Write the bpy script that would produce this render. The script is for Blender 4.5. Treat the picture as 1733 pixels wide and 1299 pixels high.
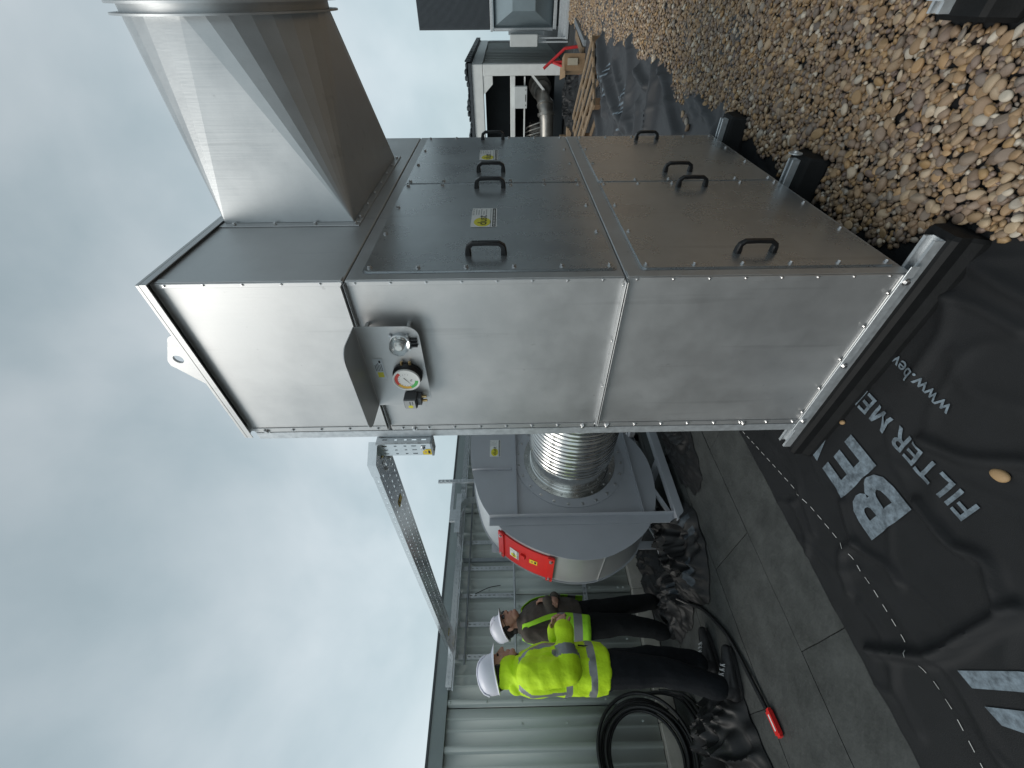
import bpy, bmesh, math, random
import numpy as np
from mathutils import Vector, Matrix, noise

for o in list(bpy.data.objects): bpy.data.objects.remove(o)
S = bpy.context.scene
COL = S.collection
random.seed(7); RNG = np.random.default_rng(7)
R = math.radians

# ---------------------------------------------------------------- camera
# world axes: x runs along the steel unit's door side, y from the doors towards the wall, z up
FPX, PITCH, ROLL, CH = 693.69, -0.0097, -0.0162, 1.5
YAW = 0.8041; PX0 = (0.3476, 1.3594)
def ray(x, y):                       # photo pixel -> direction in world axes
    u, v = 1299 - y - 649.5, x - 866.5
    c, s = math.cos(-ROLL), math.sin(-ROLL); u, v = c*u - s*v, s*u + c*v
    d = (u/FPX, 1.0, -v/FPX)
    c, s = math.cos(-PITCH), math.sin(-PITCH)
    X, Y, Z = d[0], c*d[1] + s*d[2], -s*d[1] + c*d[2]
    c, s = math.cos(YAW), math.sin(YAW)
    return Vector((X*c + Y*s, -X*s + Y*c, Z))
c_, s_ = math.cos(YAW), math.sin(YAW)
CAM = Vector((-PX0[0]*c_ - PX0[1]*s_, PX0[0]*s_ - PX0[1]*c_, CH))
def gz(x, y, z=0.0): d = ray(x, y); return CAM + d*((z - CH)/d.z)
def pa(x, y, a): d = ray(x, y); return CAM + d*((a - CAM.y)/d.y)
def pb(x, y, b): d = ray(x, y); return CAM + d*((b - CAM.x)/d.x)
cd = bpy.data.cameras.new('camera'); cam = bpy.data.objects.new('camera', cd); COL.objects.link(cam)
f0 = ray(866.5, 649.5); fw = f0.normalized()
rt = (ray(966.5, 649.5) - f0); rt = (rt - fw*rt.dot(fw)).normalized(); up = rt.cross(fw)
m = Matrix.Identity(4)
for i in range(3): m[i][0], m[i][1], m[i][2], m[i][3] = rt[i], up[i], -fw[i], CAM[i]
cam.matrix_world = m
cd.sensor_fit = 'HORIZONTAL'; cd.sensor_width = 36; cd.lens = FPX/1733*36
cd.clip_start = 0.05; cd.clip_end = 500
S.camera = cam

# ---------------------------------------------------------------- sky, sun, exposure
W = bpy.data.worlds.new('World'); S.world = W; W.use_nodes = True
nt = W.node_tree; nt.nodes.clear()
SUN_EL, SUN_DIR = R(50), Vector((-0.85, 0.40, 0)).normalized()
def wn(t, **k):
    n = nt.nodes.new(t)
    for a, b in k.items(): setattr(n, a, b)
    return n
sky = wn('ShaderNodeTexSky', sky_type='NISHITA', sun_disc=False); sky.sun_elevation = SUN_EL
sky.sun_rotation = math.atan2(SUN_DIR.x, SUN_DIR.y); sky.air_density = 1.5; sky.dust_density = 3
tc = wn('ShaderNodeTexCoord'); mp = wn('ShaderNodeMapping'); mp.inputs['Scale'].default_value = (1, 1, 1.25); mp.inputs['Rotation'].default_value = (0, 0, 1.1)
n1 = wn('ShaderNodeTexNoise'); n1.inputs['Scale'].default_value = 1.9; n1.inputs['Detail'].default_value = 6; n1.inputs['Roughness'].default_value = .48; n1.inputs['Distortion'].default_value = .25
rp = wn('ShaderNodeValToRGB'); e = rp.color_ramp.elements
e[0].position = .26; e[0].color = (.235, .315, .345, 1); e[1].position = .74; e[1].color = (.55, .605, .635, 1)
k = e.new(.48); k.color = (.365, .44, .475, 1)
sx = wn('ShaderNodeSeparateXYZ'); hr = wn('ShaderNodeMapRange'); hr.inputs[1].default_value = -.02; hr.inputs[2].default_value = .80; hr.inputs[3].default_value = 1.20; hr.inputs[4].default_value = .66
sc = wn('ShaderNodeVectorMath', operation='SCALE'); sc10 = wn('ShaderNodeVectorMath', operation='SCALE'); sc10.inputs['Scale'].default_value = 10
mx = wn('ShaderNodeMix', data_type='RGBA'); mx.inputs[0].default_value = .93
bg = wn('ShaderNodeBackground'); bg.inputs[1].default_value = .1; wo = wn('ShaderNodeOutputWorld')
L = nt.links.new
L(tc.outputs['Generated'], mp.inputs[0]); L(mp.outputs[0], n1.inputs[0]); L(n1.outputs[0], rp.inputs[0])
L(tc.outputs['Generated'], sx.inputs[0]); L(sx.outputs[2], hr.inputs[0]); L(rp.outputs[0], sc.inputs[0]); L(hr.outputs[0], sc.inputs['Scale'])
L(sc.outputs[0], sc10.inputs[0]); L(sky.outputs[0], mx.inputs[6]); L(sc10.outputs[0], mx.inputs[7]); L(mx.outputs[2], bg.inputs[0]); L(bg.outputs[0], wo.inputs[0])
sl = bpy.data.lights.new('sun', 'SUN'); sl.energy = 1.15; sl.angle = R(34); sl.color = (1, .96, .9)
so = bpy.data.objects.new('sun', sl); COL.objects.link(so)
sd = Vector((SUN_DIR.x*math.cos(SUN_EL), SUN_DIR.y*math.cos(SUN_EL), math.sin(SUN_EL)))
so.rotation_euler = sd.to_track_quat('Z', 'Y').to_euler(); so.location = sd*20
S.view_settings.view_transform = 'Standard'; S.view_settings.look = 'None'; S.view_settings.exposure = .55; S.view_settings.gamma = 1
S.render.engine = 'CYCLES'

# ---------------------------------------------------------------- materials
MATS = {}
def mat(name, col, rough=.6, metal=0.0, var=.12, vscale=6.0, bump=0.0, bscale=60.0, spec=.5, rvar=0.0, stretch=(1, 1, 1), trans=0.0, ior=1.45, coat=0.0, low=None):
    m = bpy.data.materials.new(name); m.use_nodes = True; MATS[name] = m
    t = m.node_tree; p = t.nodes['Principled BSDF']; LL = t.links.new
    p.inputs['Roughness'].default_value = rough; p.inputs['Metallic'].default_value = metal
    p.inputs['Specular IOR Level'].default_value = spec; p.inputs['IOR'].default_value = ior
    p.inputs['Transmission Weight'].default_value = trans; p.inputs['Coat Weight'].default_value = coat
    p.inputs['Base Color'].default_value = (*col, 1)
    c = t.nodes.new('ShaderNodeTexCoord'); mpn = t.nodes.new('ShaderNodeMapping'); mpn.inputs['Scale'].default_value = stretch
    LL(c.outputs['Object'], mpn.inputs[0])
    if var or rvar:
        n = t.nodes.new('ShaderNodeTexNoise'); n.inputs['Scale'].default_value = vscale; n.inputs['Detail'].default_value = 6; n.inputs['Roughness'].default_value = .62
        LL(mpn.outputs[0], n.inputs[0])
    if var:
        r = t.nodes.new('ShaderNodeMapRange'); r.inputs[1].default_value = .25; r.inputs[2].default_value = .75
        r.inputs[3].default_value = 1 - var; r.inputs[4].default_value = 1 + var; LL(n.outputs[0], r.inputs[0])
        s = t.nodes.new('ShaderNodeVectorMath'); s.operation = 'SCALE'; s.inputs[0].default_value = col; LL(r.outputs[0], s.inputs['Scale'])
        LL(s.outputs[0], p.inputs['Base Color'])
    if rvar:
        r2 = t.nodes.new('ShaderNodeMapRange'); r2.inputs[1].default_value = .25; r2.inputs[2].default_value = .75
        r2.inputs[3].default_value = max(.03, rough - rvar); r2.inputs[4].default_value = rough + rvar; LL(n.outputs[0], r2.inputs[0]); LL(r2.outputs[0], p.inputs['Roughness'])
    if bump:
        b = t.nodes.new('ShaderNodeTexNoise'); b.inputs['Scale'].default_value = bscale; b.inputs['Detail'].default_value = 5; LL(mpn.outputs[0], b.inputs[0])
        bn = t.nodes.new('ShaderNodeBump'); bn.inputs['Strength'].default_value = bump; bn.inputs['Distance'].default_value = .01; LL(b.outputs[0], bn.inputs['Height'])
        if low:
            b2 = t.nodes.new('ShaderNodeTexNoise'); b2.inputs['Scale'].default_value = low[0]; b2.inputs['Detail'].default_value = 1; LL(c.outputs['Object'], b2.inputs[0])
            bm2 = t.nodes.new('ShaderNodeBump'); bm2.inputs['Strength'].default_value = low[1]; bm2.inputs['Distance'].default_value = .05; LL(b2.outputs[0], bm2.inputs['Height'])
            LL(bm2.outputs[0], bn.inputs['Normal'])
        LL(bn.outputs[0], p.inputs['Normal'])
    return m
def brushed(name, col, rough, vert=True, smear=.10, low=.10, metal=1.0):
    """stainless sheet: fine grain, smears, a slightly wavy surface"""
    st = (160, 160, 3) if vert else (3, 160, 160)
    m = mat(name, col, rough, metal, var=.06, vscale=2.2, bump=.035, bscale=1.0, stretch=st, low=(1.6, low))
    t = m.node_tree; p = t.nodes['Principled BSDF']; LL = t.links.new
    c = t.nodes.new('ShaderNodeTexCoord')
    n = t.nodes.new('ShaderNodeTexNoise'); n.inputs['Scale'].default_value = 3.2; n.inputs['Detail'].default_value = 8; n.inputs['Roughness'].default_value = .65; LL(c.outputs['Object'], n.inputs[0])
    mpn = t.nodes.new('ShaderNodeMapping'); mpn.inputs['Scale'].default_value = (16, 16, .8); LL(c.outputs['Object'], mpn.inputs[0])
    n2 = t.nodes.new('ShaderNodeTexNoise'); n2.inputs['Scale'].default_value = 1.0; n2.inputs['Detail'].default_value = 4; LL(mpn.outputs[0], n2.inputs[0])
    r = t.nodes.new('ShaderNodeMapRange'); r.inputs[1].default_value = .3; r.inputs[2].default_value = .72; r.inputs[3].default_value = rough - smear*.6; r.inputs[4].default_value = rough + smear; LL(n.outputs[0], r.inputs[0]); LL(r.outputs[0], p.inputs['Roughness'])
    sp = t.nodes.new('ShaderNodeTexNoise'); sp.inputs['Scale'].default_value = 24; sp.inputs['Detail'].default_value = 5; LL(c.outputs['Object'], sp.inputs[0])
    rs = t.nodes.new('ShaderNodeMapRange'); rs.inputs[1].default_value = .70; rs.inputs[2].default_value = .76; rs.inputs[3].default_value = 1; rs.inputs[4].default_value = .84; LL(sp.outputs[0], rs.inputs[0])
    r3 = t.nodes.new('ShaderNodeMapRange'); r3.inputs[1].default_value = .64; r3.inputs[2].default_value = .70; r3.inputs[3].default_value = 1; r3.inputs[4].default_value = .90; LL(n2.outputs[0], r3.inputs[0])
    r4 = t.nodes.new('ShaderNodeMapRange'); r4.inputs[1].default_value = .3; r4.inputs[2].default_value = .7; r4.inputs[3].default_value = .87; r4.inputs[4].default_value = 1.08; LL(n.outputs[0], r4.inputs[0])
    mu = t.nodes.new('ShaderNodeMath'); mu.operation = 'MULTIPLY'; LL(r3.outputs[0], mu.inputs[0]); LL(r4.outputs[0], mu.inputs[1])
    mu2 = t.nodes.new('ShaderNodeMath'); mu2.operation = 'MULTIPLY'; LL(mu.outputs[0], mu2.inputs[0]); LL(rs.outputs[0], mu2.inputs[1])
    s = t.nodes.new('ShaderNodeVectorMath'); s.operation = 'SCALE'; s.inputs[0].default_value = col; LL(mu2.outputs[0], s.inputs['Scale']); LL(s.outputs[0], p.inputs['Base Color'])
    return m
brushed('steel', (.56, .565, .565), .44, low=.04, metal=.78)
brushed('steel_door', (.56, .585, .60), .27, smear=.06, low=.03, metal=.86)
brushed('steel_duct', (.55, .57, .58), .40, smear=.1, low=.02, metal=.70)
mat('bolt_steel', (.66, .66, .66), .28, 1.0, var=.1, vscale=90)
mat('galv', (.56, .59, .61), .42, .6, var=.16, vscale=40, rvar=.1, bump=.05, bscale=200)
mat('galv_tray', (.66, .68, .69), .22, .95, var=.08, vscale=30, rvar=.06)
mat('galv_dark', (.30, .33, .35), .5, .6, var=.14, vscale=25, rvar=.1)
mat('corrugated', (.70, .70, .68), .22, 1.0, var=.10, vscale=14, rvar=.08)
mat('fan_paint', (.42, .437, .47), .42, 0, var=.05, vscale=5, bump=.05, bscale=220, rvar=.06)
mat('fan_rim', (.52, .54, .55), .34, .5, var=.06, vscale=5, rvar=.08)
mat('red_paint', (.62, .022, .02), .38, 0, var=.10, vscale=12)
mat('red_dull', (.50, .03, .035), .5, 0, var=.15, vscale=20)
mat('rubber', (.0085, .009, .0095), .62, 0, var=.3, vscale=18, bump=.12, bscale=160, spec=.25)
mat('black_plastic', (.012, .012, .013), .34, 0, var=.15, vscale=30, bump=.1, bscale=300)
mat('membrane', (.0135, .0145, .016), .60, 0, var=.22, vscale=5, bump=.25, bscale=420, spec=.28, rvar=.08)
mat('membrane_far', (.038, .040, .044), .48, 0, var=.2, vscale=4, bump=.2, bscale=300, spec=.5, rvar=.08)
mat('membrane_heap', (.009, .0095, .0105), .52, 0, var=.25, vscale=8, bump=.2, bscale=240, spec=.5, rvar=.1)
mat('print', (.135, .17, .20), .75, 0, var=.7, vscale=42, bump=.15, bscale=300)
mat('print_dim', (.05, .062, .074), .7, 0, var=.5, vscale=40)
mat('print_white', (.55, .56, .55), .7, 0, var=.25, vscale=60)
mat('roof_felt', (.030, .032, .032), .72, 0, var=.3, vscale=3, bump=.2, bscale=160)
mat('board', (.043, .047, .046), .62, 0, var=.36, vscale=5.5, bump=.5, bscale=30, rvar=.10)
mat('clad', (.50, .54, .51), .50, 0, var=.05, vscale=3, rvar=.06, stretch=(4, 1, .5))
mat('clad_dark', (.24, .28, .30), .45, 0, var=.1, vscale=3)
mat('flashing', (.27, .31, .31), .45, 0, var=.08, vscale=4)
mat('flash_dark', (.07, .08, .085), .5, 0, var=.1)
mat('concrete', (.45, .42, .37), .85, 0, var=.28, vscale=4.5, bump=.4, bscale=40)
mat('white_paint', (.66, .68, .67), .45, 0, var=.08, vscale=6)
mat('grey_box', (.52, .55, .55), .45, 0, var=.06, vscale=6)
mat('ahu_panel', (.25, .31, .34), .42, .4, var=.08, vscale=4)
mat('ahu_dark', (.045, .055, .063), .5, 0, var=.1, vscale=8)
mat('louvre', (.085, .10, .115), .5, 0, var=.1, vscale=8)
mat('dark_inside', (.018, .022, .025), .7, 0, var=.2)
mat('container_clad', (.40, .42, .40), .5, 0, var=.1, vscale=4)
mat('pipe_steel', (.30, .29, .27), .42, .85, var=.25, vscale=10, rvar=.1)
mat('wood', (.25, .18, .115), .75, 0, var=.35, vscale=9, bump=.3, bscale=30, stretch=(2, 2, 14))
mat('wood_dark', (.17, .105, .06), .8, 0, var=.3, vscale=9, bump=.3, bscale=40)
mat('cardboard', (.27, .18, .105), .8, 0, var=.2, vscale=9, bump=.1, bscale=50)
mat('tape', (.42, .38, .30), .5, 0, var=.1)
mat('sticker_white', (.76, .77, .75), .42, 0, var=.05)
mat('sticker_yellow', (.72, .66, .05), .45, 0, var=.05)
mat('sticker_black', (.02, .02, .02), .5, 0, var=0)
mat('sticker_grey', (.42, .43, .43), .5, 0, var=.1)
mat('yellow_tag', (.80, .60, .03), .5, 0, var=.08, vscale=40)
mat('dial_green', (.10, .48, .12), .5, 0, var=0); mat('dial_amber', (.72, .42, .05), .5, 0, var=0); mat('dial_red', (.62, .06, .04), .5, 0, var=0)
mat('brass', (.62, .45, .22), .35, 1.0, var=.1)
mat('glass', (.95, .97, .97), .04, 0, var=0, trans=1.0, ior=1.3)
mat('lamp_inner', (.80, .80, .78), .3, .3, var=0)
mat('switch_grey', (.12, .125, .13), .5, 0, var=.05)
mat('hose', (.012, .012, .013), .36, 0, var=.1)
mat('skin', (.46, .255, .185), .55, 0, var=.10, vscale=30, bump=.05, bscale=200)
mat('hair', (.016, .012, .010), .6, 0, var=.3, vscale=60, bump=.6, bscale=160)
mat('hat_white', (.80, .80, .88), .36, 0, var=.04, vscale=10, bump=.03, bscale=90)
mat('hivis', (.56, .85, .012), .72, 0, var=.07, vscale=30, bump=.3, bscale=70)
mat('hivis_green', (.36, .76, .03), .72, 0, var=.07, vscale=30, bump=.3, bscale=70)
mat('reflective', (.235, .245, .25), .35, .2, var=.08, vscale=60)
mat('hoodie', (.085, .072, .060), .9, 0, var=.2, vscale=26, bump=.4, bscale=120)
mat('trousers_black', (.008, .009, .010), .85, 0, var=.3, vscale=14, bump=.35, bscale=90, spec=.3)
mat('trousers_navy', (.0075, .009, .0115), .85, 0, var=.3, vscale=14, bump=.35, bscale=90, spec=.3)
mat('shoe_black', (.014, .014, .015), .5, 0, var=.3, vscale=30)
mat('shoe_grey', (.095, .09, .085), .6, 0, var=.3, vscale=30)
mat('lace', (.6, .6, .6), .7, 0, var=0)
mat('lens_dark', (.02, .02, .02), .15, 0, var=0)
mat('foliage_far', (.03, .04, .032), .9, 0, var=.4, vscale=6)
def pebble_mat():
    m = bpy.data.materials.new('pebble'); m.use_nodes = True; MATS['pebble'] = m
    t = m.node_tree; p = t.nodes['Principled BSDF']; LL = t.links.new
    g = t.nodes.new('ShaderNodeNewGeometry'); oi = t.nodes.new('ShaderNodeObjectInfo')
    ad = t.nodes.new('ShaderNodeMath'); ad.operation = 'ADD'; fr = t.nodes.new('ShaderNodeMath'); fr.operation = 'FRACT'
    LL(g.outputs['Random Per Island'], ad.inputs[0]); LL(oi.outputs['Random'], ad.inputs[1]); LL(ad.outputs[0], fr.inputs[0])
    r = t.nodes.new('ShaderNodeValToRGB'); r.color_ramp.interpolation = 'LINEAR'
    cols = [(.235, .16, .095), (.35, .23, .13), (.165, .12, .09), (.40, .285, .175), (.27, .185, .12), (.35, .225, .105), (.20, .165, .14), (.45, .34, .22), (.18, .135, .12), (.28, .20, .14), (.42, .26, .12), (.56, .50, .41), (.14, .115, .10), (.31, .23, .17)]
    el = r.color_ramp.elements
    el[0].position = 0; el[0].color = (*cols[0], 1); el[1].position = 1; el[1].color = (*cols[-1], 1)
    for i, c in enumerate(cols[1:-1], 1):
        q = el.new(i/(len(cols)-1)); q.color = (*c, 1)
    LL(fr.outputs[0], r.inputs[0])
    c = t.nodes.new('ShaderNodeTexCoord'); n = t.nodes.new('ShaderNodeTexNoise'); n.inputs['Scale'].default_value = 70; n.inputs['Detail'].default_value = 6; LL(c.outputs['Object'], n.inputs[0])
    mr = t.nodes.new('ShaderNodeMapRange'); mr.inputs[1].default_value = .3; mr.inputs[2].default_value = .7; mr.inputs[3].default_value = .72; mr.inputs[4].default_value = 1.25; LL(n.outputs[0], mr.inputs[0])
    s = t.nodes.new('ShaderNodeVectorMath'); s.operation = 'SCALE'; LL(r.outputs[0], s.inputs[0]); LL(mr.outputs[0], s.inputs['Scale']); LL(s.outputs[0], p.inputs['Base Color'])
    p.inputs['Roughness'].default_value = .52
    b = t.nodes.new('ShaderNodeBump'); b.inputs['Strength'].default_value = .25; b.inputs['Distance'].default_value = .004; LL(n.outputs[0], b.inputs['Height']); LL(b.outputs[0], p.inputs['Normal'])
pebble_mat()
def gravel_far_mat():
    m = bpy.data.materials.new('gravel_far'); m.use_nodes = True; MATS['gravel_far'] = m
    t = m.node_tree; p = t.nodes['Principled BSDF']; LL = t.links.new
    c = t.nodes.new('ShaderNodeTexCoord'); v = t.nodes.new('ShaderNodeTexVoronoi'); v.inputs['Scale'].default_value = 26; LL(c.outputs['Object'], v.inputs[0])
    r = t.nodes.new('ShaderNodeValToRGB'); el = r.color_ramp.elements; el[0].color = (.10, .075, .055, 1); el[1].color = (.30, .22, .14, 1)
    sp = t.nodes.new('ShaderNodeSeparateColor'); LL(v.outputs['Color'], sp.inputs[0]); LL(sp.outputs[0], r.inputs[0]); LL(r.outputs[0], p.inputs['Base Color'])
    b = t.nodes.new('ShaderNodeBump'); b.inputs['Strength'].default_value = 1; b.inputs['Distance'].default_value = .03; b.invert = True; LL(v.outputs['Distance'], b.inputs['Height']); LL(b.outputs[0], p.inputs['Normal'])
    p.inputs['Roughness'].default_value = .7
gravel_far_mat()

# ---------------------------------------------------------------- mesh helpers
class MB:
    def __init__(s): s.v = []; s.f = []; s.m = []
    def add(s, vs, fs, mi=0):
        n = len(s.v); s.v += [tuple(v) for v in vs]; s.f += [tuple(i+n for i in f) for f in fs]; s.m += [mi]*len(fs); return s
    def box(s, x0, x1, y0, y1, z0, z1, mi=0):
        return s.add([(x0,y0,z0),(x1,y0,z0),(x1,y1,z0),(x0,y1,z0),(x0,y0,z1),(x1,y0,z1),(x1,y1,z1),(x0,y1,z1)],
                     [(3,2,1,0),(4,5,6,7),(0,1,5,4),(1,2,6,5),(2,3,7,6),(3,0,4,7)], mi)
    def cbox(s, x0, x1, y0, y1, z0, z1, c=.003, mi=0):      # box with chamfered edges
        vs = []; idx = {}
        lo, hi = (x0, y0, z0), (x1, y1, z1)
        for i in range(2):
            for j in range(2):
                for k in range(2):
                    for ax in range(3):
                        p = [hi[0] if i else lo[0], hi[1] if j else lo[1], hi[2] if k else lo[2]]
                        sg = (i, j, k)
                        for a2 in range(3):
                            if a2 != ax: p[a2] += -c if sg[a2] else c
                        idx[(i, j, k, ax)] = len(vs); vs.append(p)
        fs = []
        for ax in range(3):
            b1, b2 = (ax+1) % 3, (ax+2) % 3
            for sgn in (0, 1):
                q = []
                for (p1, p2) in ((0,0),(1,0),(1,1),(0,1)):
                    t = [0,0,0]; t[ax] = sgn; t[b1] = p1; t[b2] = p2; q.append(idx[(*t, ax)])
                fs.append(tuple(q if sgn else q[::-1]))
        for ax in range(3):                                   # edges parallel to ax
            b1, b2 = (ax+1) % 3, (ax+2) % 3
            for p1 in (0, 1):
                for p2 in (0, 1):
                    t0 = [0,0,0]; t0[b1] = p1; t0[b2] = p2; t1 = list(t0); t1[ax] = 1
                    q = [idx[(*t0, b1)], idx[(*t1, b1)], idx[(*t1, b2)], idx[(*t0, b2)]]
                    if (p1 + p2) % 2: q = q[::-1]
                    fs.append(tuple(q[::-1]))
        for i in range(2):
            for j in range(2):
                for k in range(2):
                    q = [idx[(i,j,k,0)], idx[(i,j,k,1)], idx[(i,j,k,2)]]
                    if (i+j+k) % 2 == 0: q = q[::-1]
                    fs.append(tuple(q))
        return s.add(vs, fs, mi)
    def obox(s, c, ux, uy, uz, hx, hy, hz, mi=0):            # oriented box, half sizes
        c, ux, uy, uz = Vector(c), Vector(ux), Vector(uy), Vector(uz)
        vs = [c + ux*hx*a + uy*hy*b + uz*hz*d for d in (-1,1) for a,b in ((-1,-1),(1,-1),(1,1),(-1,1))]
        return s.add(vs, [(3,2,1,0),(4,5,6,7),(0,1,5,4),(1,2,6,5),(2,3,7,6),(3,0,4,7)], mi)
    def bar(s, p, q, w, h, mi=0, upv=(0,0,1)):
        p, q = Vector(p), Vector(q); d = (q-p); l = d.length; d.normalize()
        sd = d.cross(Vector(upv));
        if sd.length < 1e-4: sd = d.cross(Vector((1,0,0)))
        sd.normalize(); u = sd.cross(d)
        return s.obox((p+q)/2, d, sd, u, l/2, w/2, h/2, mi)
    def rings(s, rs, mi=0, cap0=True, cap1=True, closed=True):
        n = len(rs[0]); vs = [p for r in rs for p in r]; fs = []
        for i in range(len(rs)-1):
            for j in range(n if closed else n-1):
                a, b = i*n+j, i*n+(j+1) % n; fs.append((a, b, b+n, a+n))
        if cap0: fs.append(tuple(range(n))[::-1])
        if cap1: fs.append(tuple((len(rs)-1)*n + j for j in range(n)))
        return s.add(vs, fs, mi)
    def lathe(s, O, ax, prof, n=24, mi=0, cap0=True, cap1=True):  # prof: (distance along axis, radius)
        O, ax = Vector(O), Vector(ax).normalized(); u = ax.orthogonal().normalized(); w = ax.cross(u)
        return s.rings([[O + ax*t + (u*math.cos(2*math.pi*j/n) + w*math.sin(2*math.pi*j/n))*r for j in range(n)] for t, r in prof], mi, cap0, cap1)
    def cyl(s, p, q, r0, r1=None, n=16, mi=0):
        p, q = Vector(p), Vector(q); return s.lathe(p, q-p, [(0, r0), ((q-p).length, r0 if r1 is None else r1)], n, mi)
    def tube(s, path, r, n=8, mi=0):
        P = [Vector(p) for p in path]; rs = []; u = None
        for i, p in enumerate(P):
            d = (P[min(i+1, len(P)-1)] - P[max(i-1, 0)]).normalized()
            u = d.orthogonal().normalized() if u is None else (u - d*u.dot(d)).normalized()
            w = d.cross(u); rr = r[i] if isinstance(r, (list, tuple)) else r
            rs.append([p + (u*math.cos(2*math.pi*j/n) + w*math.sin(2*math.pi*j/n))*rr for j in range(n)])
        return s.rings(rs, mi)
    def prism(s, poly, O, U, V, N, t, mi=0, side=None):     # 2-D polygon in (U,V) from O, thickness t along N
        O, U, V, N = map(Vector, (O, U, V, N)); n = len(poly)
        a = [O + U*x + V*y for x, y in poly]; b = [p + N*t for p in a]
        s.add(a+b, [tuple(range(n))[::-1], tuple(range(n, 2*n))], mi)
        return s.add(a+b, [(i, (i+1) % n, n+(i+1) % n, n+i) for i in range(n)], mi if side is None else side)
    def ellipsoid(s, c, r, n=16, k=10, mi=0, rot=None):
        c = Vector(c); M = rot or Matrix.Identity(3); rs = []
        for i in range(1, k):
            th = math.pi*i/k
            rs.append([c + M @ Vector((r[0]*math.sin(th)*math.cos(2*math.pi*j/n), r[1]*math.sin(th)*math.sin(2*math.pi*j/n), -r[2]*math.cos(th))) for j in range(n)])
        return s.rings(rs, mi)
    def capsule(s, p, q, r0, r1, n=14, mi=0, flat=1.0, fdir=None):
        p, q = Vector(p), Vector(q); d = (q-p); l = d.length; d.normalize()
        u = (Vector(fdir) if fdir else d.orthogonal()); u = (u - d*u.dot(d)).normalized(); w = d.cross(u); rs = []
        for t in (-.98, -.8, -.5, 0): rs.append((p + d*r0*t, r0*math.sqrt(1-t*t)))
        for t in (0, .5, .8, .98): rs.append((q + d*r1*t, r1*math.sqrt(1-t*t)))
        return s.rings([[c + (u*math.cos(2*math.pi*j/n)*flat + w*math.sin(2*math.pi*j/n))*r for j in range(n)] for c, r in rs], mi)
    def perf(s, O, U, V, Lg, Wd, lanes, slot, pitch, gap_w, mi=0, start=.02):   # sheet with real slots, Lg along U, Wd along V
        O, U, V = Vector(O), Vector(U).normalized(), Vector(V).normalized()
        def q(a0, a1, b0, b1): s.add([O+U*a0+V*b0, O+U*a1+V*b0, O+U*a1+V*b1, O+U*a0+V*b1], [(0,1,2,3)], mi)
        lw = Wd/lanes; n = max(1, int((Lg-start)/pitch))
        for k in range(lanes):
            b0 = k*lw; h0, h1 = b0+(lw-gap_w)/2, b0+(lw+gap_w)/2
            q(0, Lg, b0, h0); q(0, Lg, h1, b0+lw)
            x = 0
            for i in range(n):
                st = start + i*pitch; sl_ = slot if (i//2) % 2 == 0 else slot*.55
                q(x, st, h0, h1); x = st+sl_
            q(x, Lg, h0, h1)
        return s
def finish(me, mats, smooth=35):
    for mname in mats: me.materials.append(MATS[mname])
    if smooth:
        me.polygons.foreach_set('use_smooth', [True]*len(me.polygons)); me.set_sharp_from_angle(angle=R(smooth))
    me.update()
def mesh(name, mb, mats, smooth=35, recalc=True):
    me = bpy.data.meshes.new(name); me.from_pydata(mb.v, [], mb.f)
    if isinstance(mats, str): mats = [mats]
    me.polygons.foreach_set('material_index', mb.m)
    if recalc:
        bm = bmesh.new(); bm.from_mesh(me); bmesh.ops.recalc_face_normals(bm, faces=bm.faces); bm.to_mesh(me); bm.free()
    finish(me, mats, smooth); return me
def tag(o, label=None, cat=None, group=None, kind=None):
    if label: o['label'] = label
    if cat: o['category'] = cat
    if group: o['group'] = group
    if kind: o['kind'] = kind
    return o
def put(name, me, parent=None, loc=None, rot=None, scale=None):
    o = bpy.data.objects.new(name, me); COL.objects.link(o)
    if loc is not None: o.location = loc
    if rot is not None: o.rotation_euler = rot
    if scale is not None: o.scale = scale
    if parent is not None:
        o.parent = parent
        mw = parent.get('_w')
        if parent.type == 'EMPTY': o.matrix_parent_inverse = (Matrix.Translation(parent.location) @ parent.rotation_euler.to_matrix().to_4x4()).inverted()
    return o
def ob(name, mb, mats, parent=None, smooth=35, recalc=True): return put(name, mesh(name, mb, mats, smooth, recalc), parent)
def thing(name, loc, label, cat, group=None):
    o = bpy.data.objects.new(name, None); COL.objects.link(o); o.location = loc; o.empty_display_size = .1
    return tag(o, label, cat, group)
def solid(o, t, off=0):
    md = o.modifiers.new('solid', 'SOLIDIFY'); md.thickness = t; md.offset = off; return o
def text_mesh(txt, size, offset=0.0):
    cu = bpy.data.curves.new('t', 'FONT'); cu.body = txt; cu.size = size; cu.offset = offset; cu.resolution_u = 3
    o = bpy.data.objects.new('t', cu); me = o.to_mesh()
    vs = [(v.co.x, v.co.y) for v in me.vertices]; fs = [tuple(p.vertices) for p in me.polygons]
    o.to_mesh_clear(); bpy.data.objects.remove(o); bpy.data.curves.remove(cu); return vs, fs
def rrect(x0, x1, y0, y1, r, n=5, corners=(1,1,1,1)):
    out = []
    for (cx, cy, a0, on) in ((x1-r, y0+r, -90, corners[0]), (x1-r, y1-r, 0, corners[1]), (x0+r, y1-r, 90, corners[2]), (x0+r, y0+r, 180, corners[3])):
        if on: out += [(cx + r*math.cos(R(a0+90*i/n)), cy + r*math.sin(R(a0+90*i/n))) for i in range(n+1)]
        else:
            out.append((x1 if cx > (x0+x1)/2 else x0, y1 if cy > (y0+y1)/2 else y0))
    return out
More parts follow.
